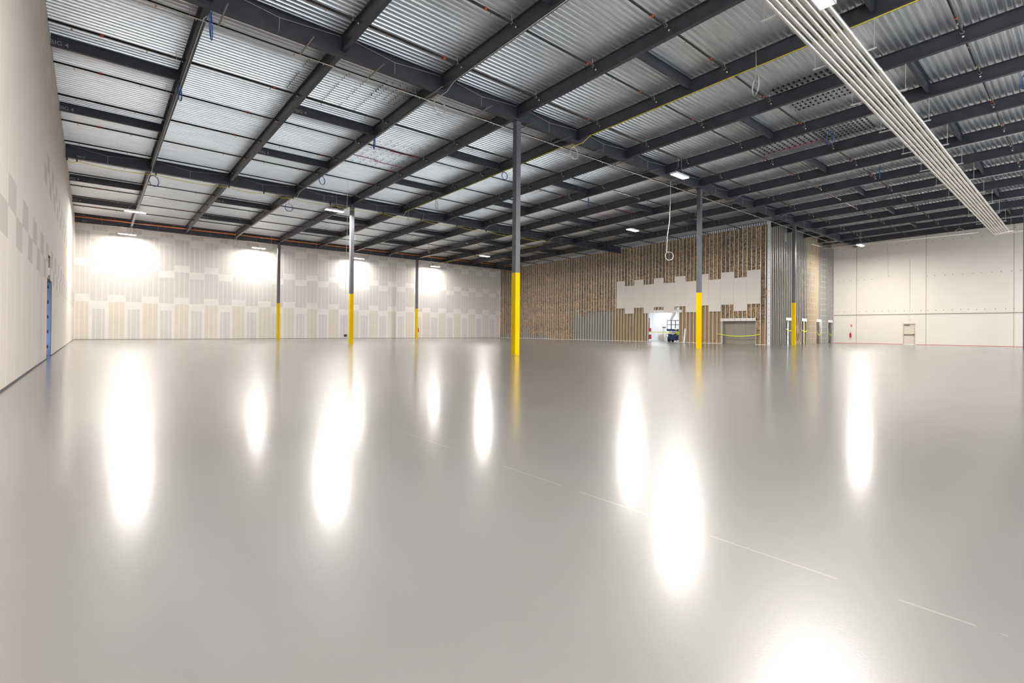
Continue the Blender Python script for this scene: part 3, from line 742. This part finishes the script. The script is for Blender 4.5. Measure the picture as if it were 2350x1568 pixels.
coil(2 * S + .1, .3, 10.35, .30, M_GREYC, 'grey cable coil under the front girder, second purlin out from the side wall', 10.5)
coil(2 * S, 6.1, 10.5, .28, M_BLUEC, 'blue cable coil at the forward bridging beams of the middle bay', 10.65, rot=1.2)
coil(2 * S, 13.3, 10.3, .26, M_BLUEC, 'blue cable coil near the purlin closer to the column with the cord', 10.4, rot=.5)
coil(2 * S + .3, YB + 2.5, 10.1, .27, M_BLUEC, 'blue cable coil between the hanging lamp and the second purlin, rear bay', 10.3)
coil(4 * S, .2, 10.35, .30, M_GREYC, 'grey cable coil where the yellow cable reaches the front girder', 10.45)
coil(4 * S + .2, 13.5, 10.3, .30, M_GREYC, 'pale cable coil under the yellow cable in the middle bay', 10.4, rot=.7)
coil(4 * S + .1, 5.8, 10.45, .22, M_BLUEC, 'small blue cable coil under the yellow cable behind the closest column', 10.6)
coil(4 * S + .5, YB - .2, 9.85, .33, M_GREYC, 'grey cable coil below the middle girder under the yellow cable', 10.0, rot=.7)
coil(4 * S - .2, -8.8, 10.35, .33, M_GREYC, 'pale cable coil beside the yellow cable before the conduit rack', 10.8, rot=.7)
coil(6 * S, -8.7, 10.6, .34, M_BLUEC, 'blue cable coil by the pink marks near the conduit rack', 10.75, rot=.7)
coil(6 * S, 6.1, 10.4, .36, M_BLUEC, 'blue cable coil behind the hanging lamp beyond the front girder', 10.6, rot=.7)
coil(8 * S, -8.8, 10.6, .3, M_BLUEC, 'blue cable coil in the purlins past the conduit rack pink marks', 10.8, rot=.2)
coil(5.87 * S, -15.1, 10.6, .26, M_BLUEC, 'blue cable coil beyond the conduit rack, hanging closest to the concrete wall side', 10.7, rot=.6)
coil(56.2, -9.0, 10.5, .42, M_GREYC, 'dark grey cable coil hanging before the upper concrete wall', 10.9, rot=1.2)
coil(46.0, 1.9 - .3, 10.3, .42, M_GREYC, 'pale cable coil hanging before the alcove stud wall', 11.05, rot=.3)
coil(24.7, 29.0, 9.95, .36, M_GREYC, 'pale cable coil hanging in the rear bay by the far lamp', 10.3, rot=.7)
for j, (xx, lab) in enumerate(((-.1, 'beside the lamp spot near the side wall'), (7.8, 'between the first two wall lamps'), (15.4, 'above the wall left of the tall cord'), (11.0, 'next to the rear column top'))):
    coil(xx, YC - .6, 9.55, .33, M_GREYC, 'small pale cable coil under the rear girder, ' + lab.replace('left of', 'near'), 9.8, rot=.7)

# hanging cords
g = empty('power_cord', (10.2, 15, 0)); m = MB(); m.tube([(10.2, 15.0, zd(15)), (10.2, 15.0, 10.4), (10.14, 15.0, 9.2), (10.2, 15, 8.0), (10.1, 15, 5.0), (10.15, 15, 3.0), (10.12, 15, .75)], .014, 6); part(m, 'cord_run', M_EMTW, g)
m = MB(); m.box(10.05, 10.22, 14.95, 15.05, .60, .76); part(m, 'black_plug_box', M_BLACK, g)
tag(g, 'white hanging power cord ending in a black plug box beside a column', 'power cord')
g = empty('hanging_wire', (25, .5, 10)); m = MB(); P = [(25.1, .5, zd(.5)), (25.1, .5, 10.5), (25.08, .5, 9.2), (25.0, .5, 8.0), (24.75, .5, 7.0), (24.72, .5, 6.1)]
m.tube(P, .016, 6); part(m, 'wire_run', M_EMTW, g)
m = MB(); n = 20; m.tube([(25.0 + .26 * math.cos(2 * math.pi * q / n) * .8, .5 - .26 * .6 * math.cos(2 * math.pi * q / n), 5.85 + .26 * math.sin(2 * math.pi * q / n)) for q in range(n)], .014, 5, 0, True); part(m, 'wire_loop', M_EMTW, g)
tag(g, 'long pale wire hanging down with a loop at its end, by the lamp', 'wire')

# ---------------------------------------------------------------- screw clusters and pink marks on the deck
CL = [(5.0, 3.6, 1.5, 1.5, 0), (7.0, 2.4, .6, .8, 0), (8.9, 9.2, .9, 2.0, 1), (11.2, 9.4, 1.0, 2.0, 1), (20.6, -9.2, 1.4, 1.2, 0), (25.6, -8.6, 1.3, 1.1, 0), (25.3, -6.2, 1.2, 1.6, 1), (26.7, 12.5, 1.2, 1.6, 0), (30.5, 9.1, 1.2, 2.0, 1), (14.7, 30.4, 1.2, 1.6, 0), (22.0, 29.0, 1.2, 1.6, 0), (20.5, 9, 1, 1, 0)]
CLN = ['near the second purlin before the front girder', 'close behind the front girder', 'by the pink outline closer to the side wall', 'by the pink outline closer to the closest column', 'beside the conduit rack, closer one',
       'beside the conduit rack, farther one', 'inside the pink lines past the hanging lamp', 'behind the tall closest column', 'inside the pink lines over the middle bay', 'behind the column with the cord', 'in the rear bay centre', 'in the middle bay centre']
for ci, (cx, cy, wx, wy, pink) in enumerate(CL):
    m = MB(); rn = random.Random(ci)
    for a in range(-7, 8):
        for b in (-1, -.55, 0, .5, .95):
            x = cx + b * wx; yy = round((cy + a * wy / 7) / pitch) * pitch + YN % pitch + .02
            if rn.random() < .12: continue
            m.tube([(x, yy, zd(yy) + .01), (x + rn.uniform(-.01, .01), yy, zd(yy) - .07)], .011, 4)
    if ci in (4, 5, 6):
        for a in range(-6, 7):
            for b in range(-4, 5):
                x = cx + b * wx / 4; yy = cy + a * wy / 6; m.box(x - .07, x + .07, yy - .02, yy + .05, zd(yy) - .03, zd(yy) - .002)
    tag(m.build('deck_screws', M_PIPE), 'cluster of dark screw points through the deck, ' + CLN[ci], 'screws', None, 'stuff')
    if pink:
        for sg, nm in ((-1, 'near edge'), (1, 'far edge')):
            m = MB(); q = cy + sg * wy * .5 * 1.0
            m.box(cx + sg * wx * 1.15 - .025, cx + sg * wx * 1.15 + .025, cy - wy, cy + wy, zd(cy) - .012, zd(cy) - .006) if cy < 0 else m.box(cx - wx * 1.3, cx + wx * 1.3, q - .025, q + .025, zd(q) - .012, zd(q) - .005)
            tag(m.build('pink_line', M_PINK), 'pink line under the deck, %s, %s' % (nm, CLN[ci].replace('inside the pink lines ', '').replace('by the pink outline ', '')), 'marking', 'pink layout lines on the roof deck')

# ---------------------------------------------------------------- lamps
ZL = 9.45
LAMPS = [(21.4, -2.35, 0, 'lit LED high bay hanging before the front girder over the long wire'), (10.45, 18.0, 0, 'lit LED high bay beside the column with the cord'), (-.2, 28.2, 0, 'lit LED high bay in the rear bay close to the side wall'),
         (31.4, 7.9, 0, 'lit LED high bay above the new drywall sheets'), (31.2, 27.8, 0, 'lit LED high bay in the rear bay seen beside the closest column'), (53.0, -2.4, 0, 'lit LED high bay before the cream concrete wall'),
         (11.1, -12.3, 0, 'lit LED high bay above the conduit rack outside the upper frame'), 
         (-.2, 39.45, 1, 'lit LED lamp on the taped wall nearest the side wall'), (10.5, 39.45, 1, 'lit LED lamp on the taped wall before the first rear column'), (21.2, 39.45, 1, 'lit LED lamp on the taped wall beside the column with the cord'),
         (31.6, 39.45, 1, 'lit LED lamp on the taped wall nearest the partition corner'),
         (-.2, -12.6, 0, 'added unseen fill lamp above the camera close to the side wall'), (-.2, -22.5, 0, 'added unseen fill lamp behind the camera by the side wall'), (30, -20, 0, 'added unseen fill lamp behind the camera in the hall middle'), (52, -20, 0, 'added unseen fill lamp behind the camera by the concrete wall')]  # these four are out of view, added to brighten the hall
for x, y, wall, lab in LAMPS:
    z = 9.36 if wall else ZL
    if wall: y = 38.95
    g = empty('high_bay_lamp', (x, y, z)); tag(g, lab, 'lamp', 'LED high bay lamps', 'thing')
    m = MB(); m.box(x - .64, x + .64, y - .19, y + .19, z + .03, z + .09); m.box(x - .64, x + .64, y - .19, y - .16, z - .005, z + .03); m.box(x - .64, x + .64, y + .16, y + .19, z - .005, z + .03); m.box(x - .64, x - .61, y - .16, y + .16, z - .005, z + .03); m.box(x + .61, x + .64, y - .16, y + .16, z - .005, z + .03); m.box(x - .25, x + .25, y - .08, y + .08, z + .09, z + .15); part(m, 'housing', M_FIX, g)
    m = MB(); m.box(x - .6, x + .6, y - .15, y + .15, z, z + .029); part(m, 'lens', M_LENSW if wall else M_LENS, g)
    m = MB()
    for sx in (-.5, .5): m.tube([(x + sx, y, z + .09), (x + sx * .3, y, z + .5), (x + sx * .3, y, zd(y) - .02)], .006, 4)
    part(m, 'suspension_wire', M_EMTW, g)

# ---------------------------------------------------------------- white and black pipes by the concrete wall
p = MB(); p.tube([(56.3, 1.8, 10.02), (56.3, -10.2, 10.0)], .05, 8); tag(p.build('white_pipe', M_WHITEMET, smooth=True), 'long white pipe hung along the top of the cream concrete wall', 'pipe')
p = MB(); p.tube([(56.2, 3.3 - 1.35, 10.24), (53.5, 1.95, 10.20)], .05, 8); tag(p.build('white_pipe', M_WHITEMET, smooth=True), 'short white pipe length before the upper alcove studs', 'pipe')
p = MB(); p.tube([(56.4, 1.85, 10.46), (56.4, -24, 10.48)], .045, 8); p.tube([(56.7, 1.85, 10.6), (56.7, -24, 10.62)], .03, 8); tag(p.build('black_pipe', M_PIPE, smooth=True), 'dark main pipe under the last purlin before the concrete wall', 'pipe')
p = empty('wall_conduit', (XR, -4.65, 5)); m = MB(); m.tube([(XR - .05, -4.65, 2.62), (XR - .05, -4.65, 8.7)], .017, 8); part(m, 'conduit_run', M_EMTW, p)
m = MB(); m.tube([(XR - .10, -4.65, 2.5), (XR - .005, -4.65, 2.5)], .09, 12); part(m, 'junction_box', M_EMTW, p); tag(p, 'thin vertical conduit with a round box above the exit door', 'conduit')
p = empty('wall_conduit', (XR, -2.86, 9)); m = MB(); m.tube([(XR - .05, -2.86, 7.15), (XR - .05, -2.86, 10.4)], .014, 8); part(m, 'conduit_run', M_EMTW, p)
m = MB(); m.box(XR - .09, XR - .005, -2.95, -2.77, 7.03, 7.16); part(m, 'junction_box', M_EMTW, p); tag(p, 'thin vertical conduit ending in a small box high on the concrete wall', 'conduit')

def extinguisher(x, y, z, lab, nx, ny):
    g = empty('fire_extinguisher', (x, y, z)); cx, cy = x + nx * .10, y + ny * .10
    m = MB(); m.tube([(cx, cy, z - .30), (cx, cy, z - .29), (cx, cy, z + .08), (cx, cy, z + .14), (cx, cy, z + .16)], [.06, .085, .085, .05, .03], 14); part(m, 'red_cylinder', M_LIFTR, g, True)
    m = MB(); m.tube([(cx, cy, z + .16), (cx, cy, z + .23)], .03, 8); m.box(cx - .06, cx + .06, cy - .015, cy + .015, z + .22, z + .25); part(m, 'valve_handle', M_BLACK, g)
    m = MB(); m.tube([(cx + .02, cy, z + .2), (cx + .02 + .09 * abs(ny), cy + .09 * abs(nx), z + .1), (cx + .02 + .09 * abs(ny), cy + .09 * abs(nx), z - .2)], .013, 6); part(m, 'hose', M_BLACK, g)
    tag(g, lab, 'fire extinguisher')
extinguisher(XR - .005, .45, .95, 'red fire extinguisher on the cream concrete wall below a small sign', -1, 0)
extinguisher(7 * S + .13, YC, 1.1, 'red fire extinguisher strapped to the yellow rear column side', 1, 0)
extinguisher(7 * S + .13, YA, 1.0, 'red fire extinguisher half hidden behind the yellow column by the sheets', 1, 0)
p = MB(); p.box(XR - .03, XR - .005, .32, .5, 1.78, 2.1, 0); p.box(XR - .034, XR - .03, .34, .48, 1.8, 2.08, 1)
tag(p.build('wall_sign', [M_WHITEMET, M_ORANGE]), 'small orange and white sign above the wall fire extinguisher', 'sign')

# dark steel post at the frame edge
p = MB(); p.box(51.3, 51.6, -13.6, -13.28, 0, zd(-13) - .55); tag(p.build('steel_post', M_COLG), 'dark grey post cut by the picture edge before the concrete wall', 'post', None, 'thing')

# ---------------------------------------------------------------- caution tapes
def tape(pts_, sag, lab, wdt=.07):
    m = MB(); P = []
    for a, b in zip(pts_[:-1], pts_[1:]):
        a, b = Vector(a), Vector(b)
        for q in range(13): t = q / 12; v = a.lerp(b, t); v.z -= sag * 4 * t * (1 - t); P.append(v)
    m.loft([[v + Vector((-.004, -.004, -wdt / 2)), v + Vector((.004, .004, -wdt / 2)), v + Vector((.004, .004, wdt / 2)), v + Vector((-.004, -.004, wdt / 2))] for v in P])
    tag(m.build('caution_tape', M_TAPE), lab, 'caution tape', 'yellow caution tapes across openings')
tape([(XF - .05, 6.8, .95), (XF - .05, 2.85, .93)], .2, 'yellow caution tape sagging across the closed wide opening of the partition')
for j, (a, b) in enumerate(doors):
    tape([(a - .1, YJ - .05, 1.45 - .05 * j), (b + .1, YJ - .05, 1.4)], (.15, .18, .5, .5)[j], 'yellow caution tape across the alcove doorway, %s out from the partition corner' % ORD[j])
m = MB(); m.box(XF + .45, XF + .47, OP2[0] - .3, OP2[1] + .3, .0, 2.6, 0)
for yy in (4.3, 5.4): m.box(XF + .447, XF + .45, yy, yy + .012, 0, 2.5, 1)
m.box(XF + .446, XF + .45, 5.0, 5.06, .55, .63, 1)
q = part(m, 'recessed_grey_panel', [M_CLOSED, M_TIE], wp)
m = MB(); m.box(XF - .0, XF + .45, OP2[0] - .04, OP2[0], 0, 2.2); m.box(XF, XF + .45, OP2[1], OP2[1] + .04, 0, 2.2); m.box(XF, XF + .45, OP2[0], OP2[1], 2.17, 2.2); part(m, 'recess_lining', M_WHITEMET, wp)
p = MB(); p.loft([[(XF - .14, 10.18, 0), (XF - .14, 10.38, 0), (XF - .10, 10.38, 0), (XF - .10, 10.18, 0)], [(XF - .05, 10.14, 1.45), (XF - .05, 10.30, 1.4), (XF - .02, 10.30, 1.4), (XF - .02, 10.14, 1.45)]])
tag(p.build('white_track_offcut', M_WHITEMET), 'white metal track offcut leaning against the studs beside the wide doorway', 'offcut')

# ---------------------------------------------------------------- bright room behind the wide opening
RX0, RX1, RY0, RY1, RZ = XF + .18, 51.0, 9.0, 24.0, 4.4
m = MB()
ny = int((RY1 - RY0) / .3)
prof = []
for k in range(ny): yy = RY0 + k * .3; prof += [(RX1, yy), (RX1, yy + .13), (RX1 + .03, yy + .15), (RX1 + .03, yy + .28)]
m.loft([[(a, b, z) for a, b in prof] for z in (0, RZ)], 0, False, False)
m.quad((RX0, RY0, 0), (RX1, RY0, 0), (RX1, RY0, RZ), (RX0, RY0, RZ)); m.quad((RX0, RY1, 0), (RX1, RY1, 0), (RX1, RY1, RZ), (RX0, RY1, RZ)); m.quad((RX0, RY0, RZ), (RX1, RY0, RZ), (RX1, RY1, RZ), (RX0, RY1, RZ))
struct(m.build('wall_rear_room', M_WPANEL))
for j, (xx, yy) in enumerate(((46.5, 12.5), (48.5, 17.0), (46.0, 20.5))):
    g = empty('ceiling_lamp', (xx, yy, RZ - .1)); m = MB(); m.box(xx - .6, xx + .6, yy - .3, yy + .3, RZ - .1, RZ - .02); part(m, 'housing', M_FIX, g)
    m = MB(); m.box(xx - .55, xx + .55, yy - .25, yy + .25, RZ - .13, RZ - .101); part(m, 'lens', M_LENSR, g)
    tag(g, 'flat ceiling lamp in the bright room behind the partition, %s' % ('over the scissor lift', 'over the rear metal wall', 'beyond the red lift')[j], 'lamp', None, 'thing')

def wheel(mb, x, y, z, r, wd, mi=0): mb.tube([(x, y - wd / 2, z), (x, y - wd / 2 + .01, z), (x, y + wd / 2 - .01, z), (x, y + wd / 2, z)], [r * .8, r, r, r * .8], 18, mi)
# scissor lift
LX, LY = 46.0, 12.55
g = empty('scissor_lift', (LX, LY, 0)); tag(g, 'dark blue scissor lift with railed platform parked in the bright doorway', 'scissor lift')
m = MB(); m.box(LX - .38, LX + .38, LY - 1.0, LY + 1.0, .18, .52); m.box(LX - .40, LX + .40, LY - .6, LY + .9, .52, .86); part(m, 'chassis', M_LIFTB, g)
for sy in (-.75, .78):
    for sx in (-.36, .36):
        m = MB(); m.tube([(LX + sx - .06, LY + sy, .19), (LX + sx + .06, LY + sy, .19)], .19, 18); part(m, 'wheel', M_BLACK, g)
m = MB()
for q in range(3):
    z0 = .86 + q * .12
    for sx in (-.28, .28):
        m.loft([[(LX + sx - .02, LY - .85, z0), (LX + sx + .02, LY - .85, z0), (LX + sx + .02, LY - .85, z0 + .06), (LX + sx - .02, LY - .85, z0 + .06)], [(LX + sx - .02, LY + .85, z0 + .1), (LX + sx + .02, LY + .85, z0 + .1), (LX + sx + .02, LY + .85, z0 + .16), (LX + sx - .02, LY + .85, z0 + .16)]])
part(m, 'scissor_arm', M_LIFTD, g)
m = MB(); m.box(LX - .40, LX + .40, LY - 1.05, LY + 1.08, 1.18, 1.40); part(m, 'platform', M_LIFTB, g)
m = MB()
for sx in (-.38, .38):
    for yy in (-1.0, -.5, 0, .5, 1.03): m.tube([(LX + sx, LY + yy, 1.38), (LX + sx, LY + yy, 2.33)], .028, 8)
    for zz in (1.88, 2.33): m.tube([(LX + sx, LY - 1.0, zz), (LX + sx, LY + 1.03, zz)], .028, 8)
for yy in (-1.0, 1.03):
    for zz in (1.88, 2.33): m.tube([(LX - .38, LY + yy, zz), (LX + .38, LY + yy, zz)], .028, 8)
part(m, 'guard_rail', M_LIFTD, g)
# red lift at the edge
RXL, RYL = 46.2, 16.7
g = empty('red_lift', (RXL, RYL, 0)); tag(g, 'red lift mostly hidden by the doorway side, only its edge showing', 'lift')
m = MB(); m.box(RXL - .35, RXL + .35, RYL - .5, RYL + 1.4, .25, .75); part(m, 'chassis', M_LIFTR, g)
for sy in (-.3, 1.1):
    m = MB(); m.tube([(RXL - .40, RYL + sy, .24), (RXL - .26, RYL + sy, .24)], .24, 18); part(m, 'wheel', M_BLACK, g)
m = MB()
for yy in (-.45, 1.3):
    m.tube([(RXL, RYL + yy, 1.25), (RXL, RYL + yy, 2.65)], .05, 8)
m.tube([(RXL, RYL - .45, 2.62), (RXL, RYL + 1.3, 2.62)], .04, 8); m.tube([(RXL, RYL - .45, 2.0), (RXL, RYL + 1.3, 2.0)], .03, 8)
part(m, 'rail_frame', M_LIFTR, g)
m = MB(); m.box(RXL - .3, RXL + .3, RYL - .5, RYL + 1.3, 1.1, 1.5); part(m, 'platform', M_LIFTR, g)
# white sack trolley / stand and work table
g = empty('wrapped_post', (46.5, 14.5, 0)); m = MB(); m.tube([(46.5, 14.5, 0), (46.5, 14.5, .05), (46.5, 14.5, 1.4), (46.5, 14.5, 1.5)], [.20, .22, .14, .10], 14); part(m, 'white_wrap', M_HAT, g, True)
m = MB(); m.box(46.42, 46.5, 14.30, 14.45, 1.52, 1.66); m.box(46.42, 46.5, 14.55, 14.70, 1.52, 1.66); m.box(46.44, 46.5, 14.42, 14.58, 1.46, 1.53); part(m, 'dark_top_fitting', M_LIFTD, g)
tag(g, 'tall white wrapped stand with dark fitting on top, in the doorway', 'stand')
g = empty('work_table', (48.2, 14.3, 0)); m = MB(); m.box(47.8, 48.6, 13.4, 15.3, .80, .88); part(m, 'table_top', M_WOOD, g)
for yy in (13.5, 15.2):
    for xx in (47.9, 48.5): m = MB(); m.box(xx - .04, xx + .04, yy - .04, yy + .04, 0, .8); part(m, 'leg', M_WOOD, g)
m = MB(); m.box(47.85, 48.55, 13.5, 15.2, .48, .54); part(m, 'lower_shelf', M_WOOD, g); tag(g, 'low pale wooden work table behind the white wrapped stand', 'table')
g = empty('cable_reel', (46.9, 15.05, 0)); m = MB()
for sx in (-.2, .2): m.tube([(46.9 + sx - .015, 15.05, .42), (46.9 + sx + .015, 15.05, .42)], .40, 22)
part(m, 'reel_disc', M_WPANEL, g); m = MB(); m.tube([(46.7, 15.05, .42), (47.1, 15.05, .42)], .24, 16); part(m, 'wound_cable', M_GREYC, g); tag(g, 'pale cable reel on the floor beside the white wrapped stand', 'cable reel')
tape([(XF + .6, 16.5, 1.15), (XF + .6, 12.2, 1.05)], .05, 'yellow caution tape stretched across the bright wide doorway')
g = empty('plastic_duct', (XF + .1, 12.0, 3)); m = MB(); m.tube([(XF + .3, 11.6, 3.25), (XF + .3, 11.75, 2.9), (XF + .3, 12.0, 2.45), (XF + .3, 12.2, 2.3)], [.16, .16, .10, .05], 12); part(m, 'duct_sleeve', M_HAT, g, True)
tag(g, 'white plastic sleeve drooping from the doorway header', 'duct sleeve')

# ---------------------------------------------------------------- worker crouching by the lift
def person(loc, faceang):
    V = [(0, 0, .62), (0.02, 0, .78), (.06, 0, .95), (.12, 0, 1.10), (.17, 0, 1.17), (.20, 0, 1.24),      # pelvis .. head base
         (.04, .12, .60), (.36, .16, .55), (.22, .16, .12), (.34, .17, .05),                              # one leg, knee forward
         (.04, -.12, .60), (.38, -.14, .48), (.20, -.16, .12), (.32, -.17, .05),
         (.12, .19, 1.06), (.26, .24, .86), (.46, .16, .80), (.53, .13, .80),
         (.12, -.19, 1.06), (.24, -.25, .86), (.44, -.18, .84), (.51, -.15, .84)]
    E = [(0, 1), (1, 2), (2, 3), (3, 4), (4, 5), (0, 6), (6, 7), (7, 8), (8, 9), (0, 10), (10, 11), (11, 12), (12, 13), (3, 14), (14, 15), (15, 16), (16, 17), (3, 18), (18, 19), (19, 20), (20, 21)]
    R = [.15, .145, .155, .13, .06, .06, .095, .075, .05, .045, .095, .075, .05, .045, .06, .045, .035, .03, .06, .045, .035, .03]
    def skin(name, vs, es, rs, mt, root=0, sub=2):
        me = bpy.data.meshes.new(name); me.from_pydata(vs, es, []); me.materials.append(mt)
        o = bpy.data.objects.new(name, me); COL.objects.link(o)
        o.modifiers.new('skin', 'SKIN'); o.modifiers.new('sub', 'SUBSURF').levels = sub; o.modifiers['sub'].render_levels = sub
        if not me.skin_vertices: me.skin_vertices.new() if hasattr(me.skin_vertices, 'new') else None
        bpy.context.view_layer.objects.active = o
        for i, r in enumerate(rs):
            sv = me.skin_vertices[0].data[i]; sv.radius = (r, r); sv.use_root = (i == root)
        return o
    root = empty('person', loc); root.rotation_euler = (0, 0, faceang)
    body = skin('body', V, E, R, M_JEAN); body.parent = root
    # vest over torso and arms
    vest = skin('safety_vest', [(-.01, 0, .64), (.02, 0, .80), (.06, 0, .96), (.12, 0, 1.09), (.15, 0, 1.12), (.12, .2, 1.06), (.24, .25, .89), (.12, -.2, 1.06), (.22, -.26, .89)],
                [(0, 1), (1, 2), (2, 3), (3, 4), (3, 5), (5, 6), (3, 7), (7, 8)], [.165, .165, .172, .15, .08, .075, .06, .075, .06], M_VEST); vest.parent = root
    m = MB(); rg = []
    for q in range(9):
        a = math.pi * q / 8; rg.append([(.24 + .10 * math.sin(a) * math.cos(t) * 1.1, .085 * math.sin(a) * math.sin(t), 1.33 - .125 * math.cos(a)) for t in [2 * math.pi * j / 14 for j in range(14)]])
    m.loft(rg); h = m.build('head', M_SKIN, smooth=True); h.parent = root
    m = MB()
    m.box(.335, .365, -.012, .012, 1.29, 1.33); n_ = m.build('nose', M_SKIN); n_.parent = h; n_.location = (0, 0, 0)
    m = MB()
    for sy in (-.035, .035): m.tube([(.325, sy, 1.345), (.338, sy, 1.345)], .012, 8)
    e_ = m.build('eye', M_BLACK); e_.parent = h
    m = MB(); m.box(.325, .338, -.025, .025, 1.255, 1.262); e_ = m.build('mouth', M_LIFTR); e_.parent = h
    m = MB()
    for sy in (-1, 1): m.tube([(.235, sy * .085, 1.30), (.235, sy * .10, 1.33), (.235, sy * .085, 1.36)], .014, 6)
    e_ = m.build('ear', M_SKIN); e_.parent = h
    m = MB(); rg = []
    for q in range(6):
        a = math.pi / 2 * q / 5; rg.append([(.235 + .125 * math.cos(a) * math.cos(t), .105 * math.cos(a) * math.sin(t), 1.38 + .12 * math.sin(a)) for t in [2 * math.pi * j / 16 for j in range(16)]])
    m.loft(rg); m.box(.30, .40, -.07, .07, 1.372, 1.385); h = m.build('hard_hat', M_HAT, smooth=True); h.parent = root
    for sy, z0 in ((1, .80), (-1, .84)):
        x0, y0 = (.53, .13) if sy > 0 else (.51, -.15)
        vs = [(x0 - .03, y0, z0), (x0 + .05, y0, z0)]; es = [(0, 1)]; rs = [.03, .036]
        for fi, (dy, ln) in enumerate(((-.03, .06), (-.01, .075), (.01, .07), (.03, .055))):
            a = len(vs); vs += [(x0 + .05 + ln * .6, y0 + dy, z0 - .012), (x0 + .05 + ln, y0 + dy, z0 - .04)]; es += [(1, a), (a, a + 1)]; rs += [.009, .008]
        a = len(vs); vs += [(x0 + .03, y0 + sy * .045, z0 + .01), (x0 + .07, y0 + sy * .06, z0 - .01)]; es += [(0, a), (a, a + 1)]; rs += [.011, .009]
        hd = skin('hand', vs, es, rs, M_SKIN, 0, 1); hd.parent = root
    for sy, bx in ((.17, .34), (-.17, .32)):
        m = MB(); m.loft([[(bx - .16, sy - .05, 0), (bx + .12, sy - .045, 0), (bx + .12, sy + .045, 0), (bx - .16, sy + .05, 0)], [(bx - .16, sy - .05, .09), (bx + .08, sy - .04, .05), (bx + .08, sy + .04, .05), (bx - .16, sy + .05, .09)], [(bx - .14, sy - .04, .13), (bx - .04, sy - .04, .12), (bx - .04, sy + .04, .12), (bx - .14, sy + .04, .13)]])
        s_ = m.build('work_boot', M_HAT); s_.parent = root
    tag(root, 'person in lime safety vest and white hard hat crouching beside the blue lift', 'person')
person((45.3, 12.02, 0), 2.0)

# every loose bolt, rod, coupling ... becomes a part of its own
def explode(o):
    me = o.data; n = len(me.vertices); par = list(range(n))
    def find(a):
        while par[a] != a: par[a] = par[par[a]]; a = par[a]
        return a
    for e in me.edges:
        a, b = find(e.vertices[0]), find(e.vertices[1])
        if a != b: par[a] = b
    grp = {}
    for p_ in me.polygons: grp.setdefault(find(p_.vertices[0]), []).append(p_)
    if len(grp) < 2: return
    for polys in grp.values():
        idx = {}; vs = []; fs = []; mi = []
        for p_ in polys:
            f_ = []
            for v in p_.vertices:
                if v not in idx: idx[v] = len(vs); vs.append(tuple(me.vertices[v].co))
                f_.append(idx[v])
            fs.append(f_); mi.append(p_.material_index)
        m2 = bpy.data.meshes.new(me.name); m2.from_pydata(vs, [], fs)
        for mt in me.materials: m2.materials.append(mt)
        m2.polygons.foreach_set('material_index', mi)
        if polys[0].use_smooth: m2.polygons.foreach_set('use_smooth', [True] * len(fs))
        c = bpy.data.objects.new(o.name.split('.')[0], m2); COL.objects.link(c); c.parent = o.parent; c.location = o.location.copy()
    bpy.data.objects.remove(o)
for o in [o for o in COL.objects if o.parent and o.name.split('.')[0] in ('coupling', 'threaded_rod', 'end_plate', 'anchor_bolt', 'black_clip', 'suspension_wire', 'scissor_arm', 'tie_wire', 'hanger_rod', 'reel_disc', 'slotted_top_track', 'header_plate', 'eye', 'ear', 'dark_clip')]:
    if not o.children: explode(o)
print('objects', len(SC.objects))
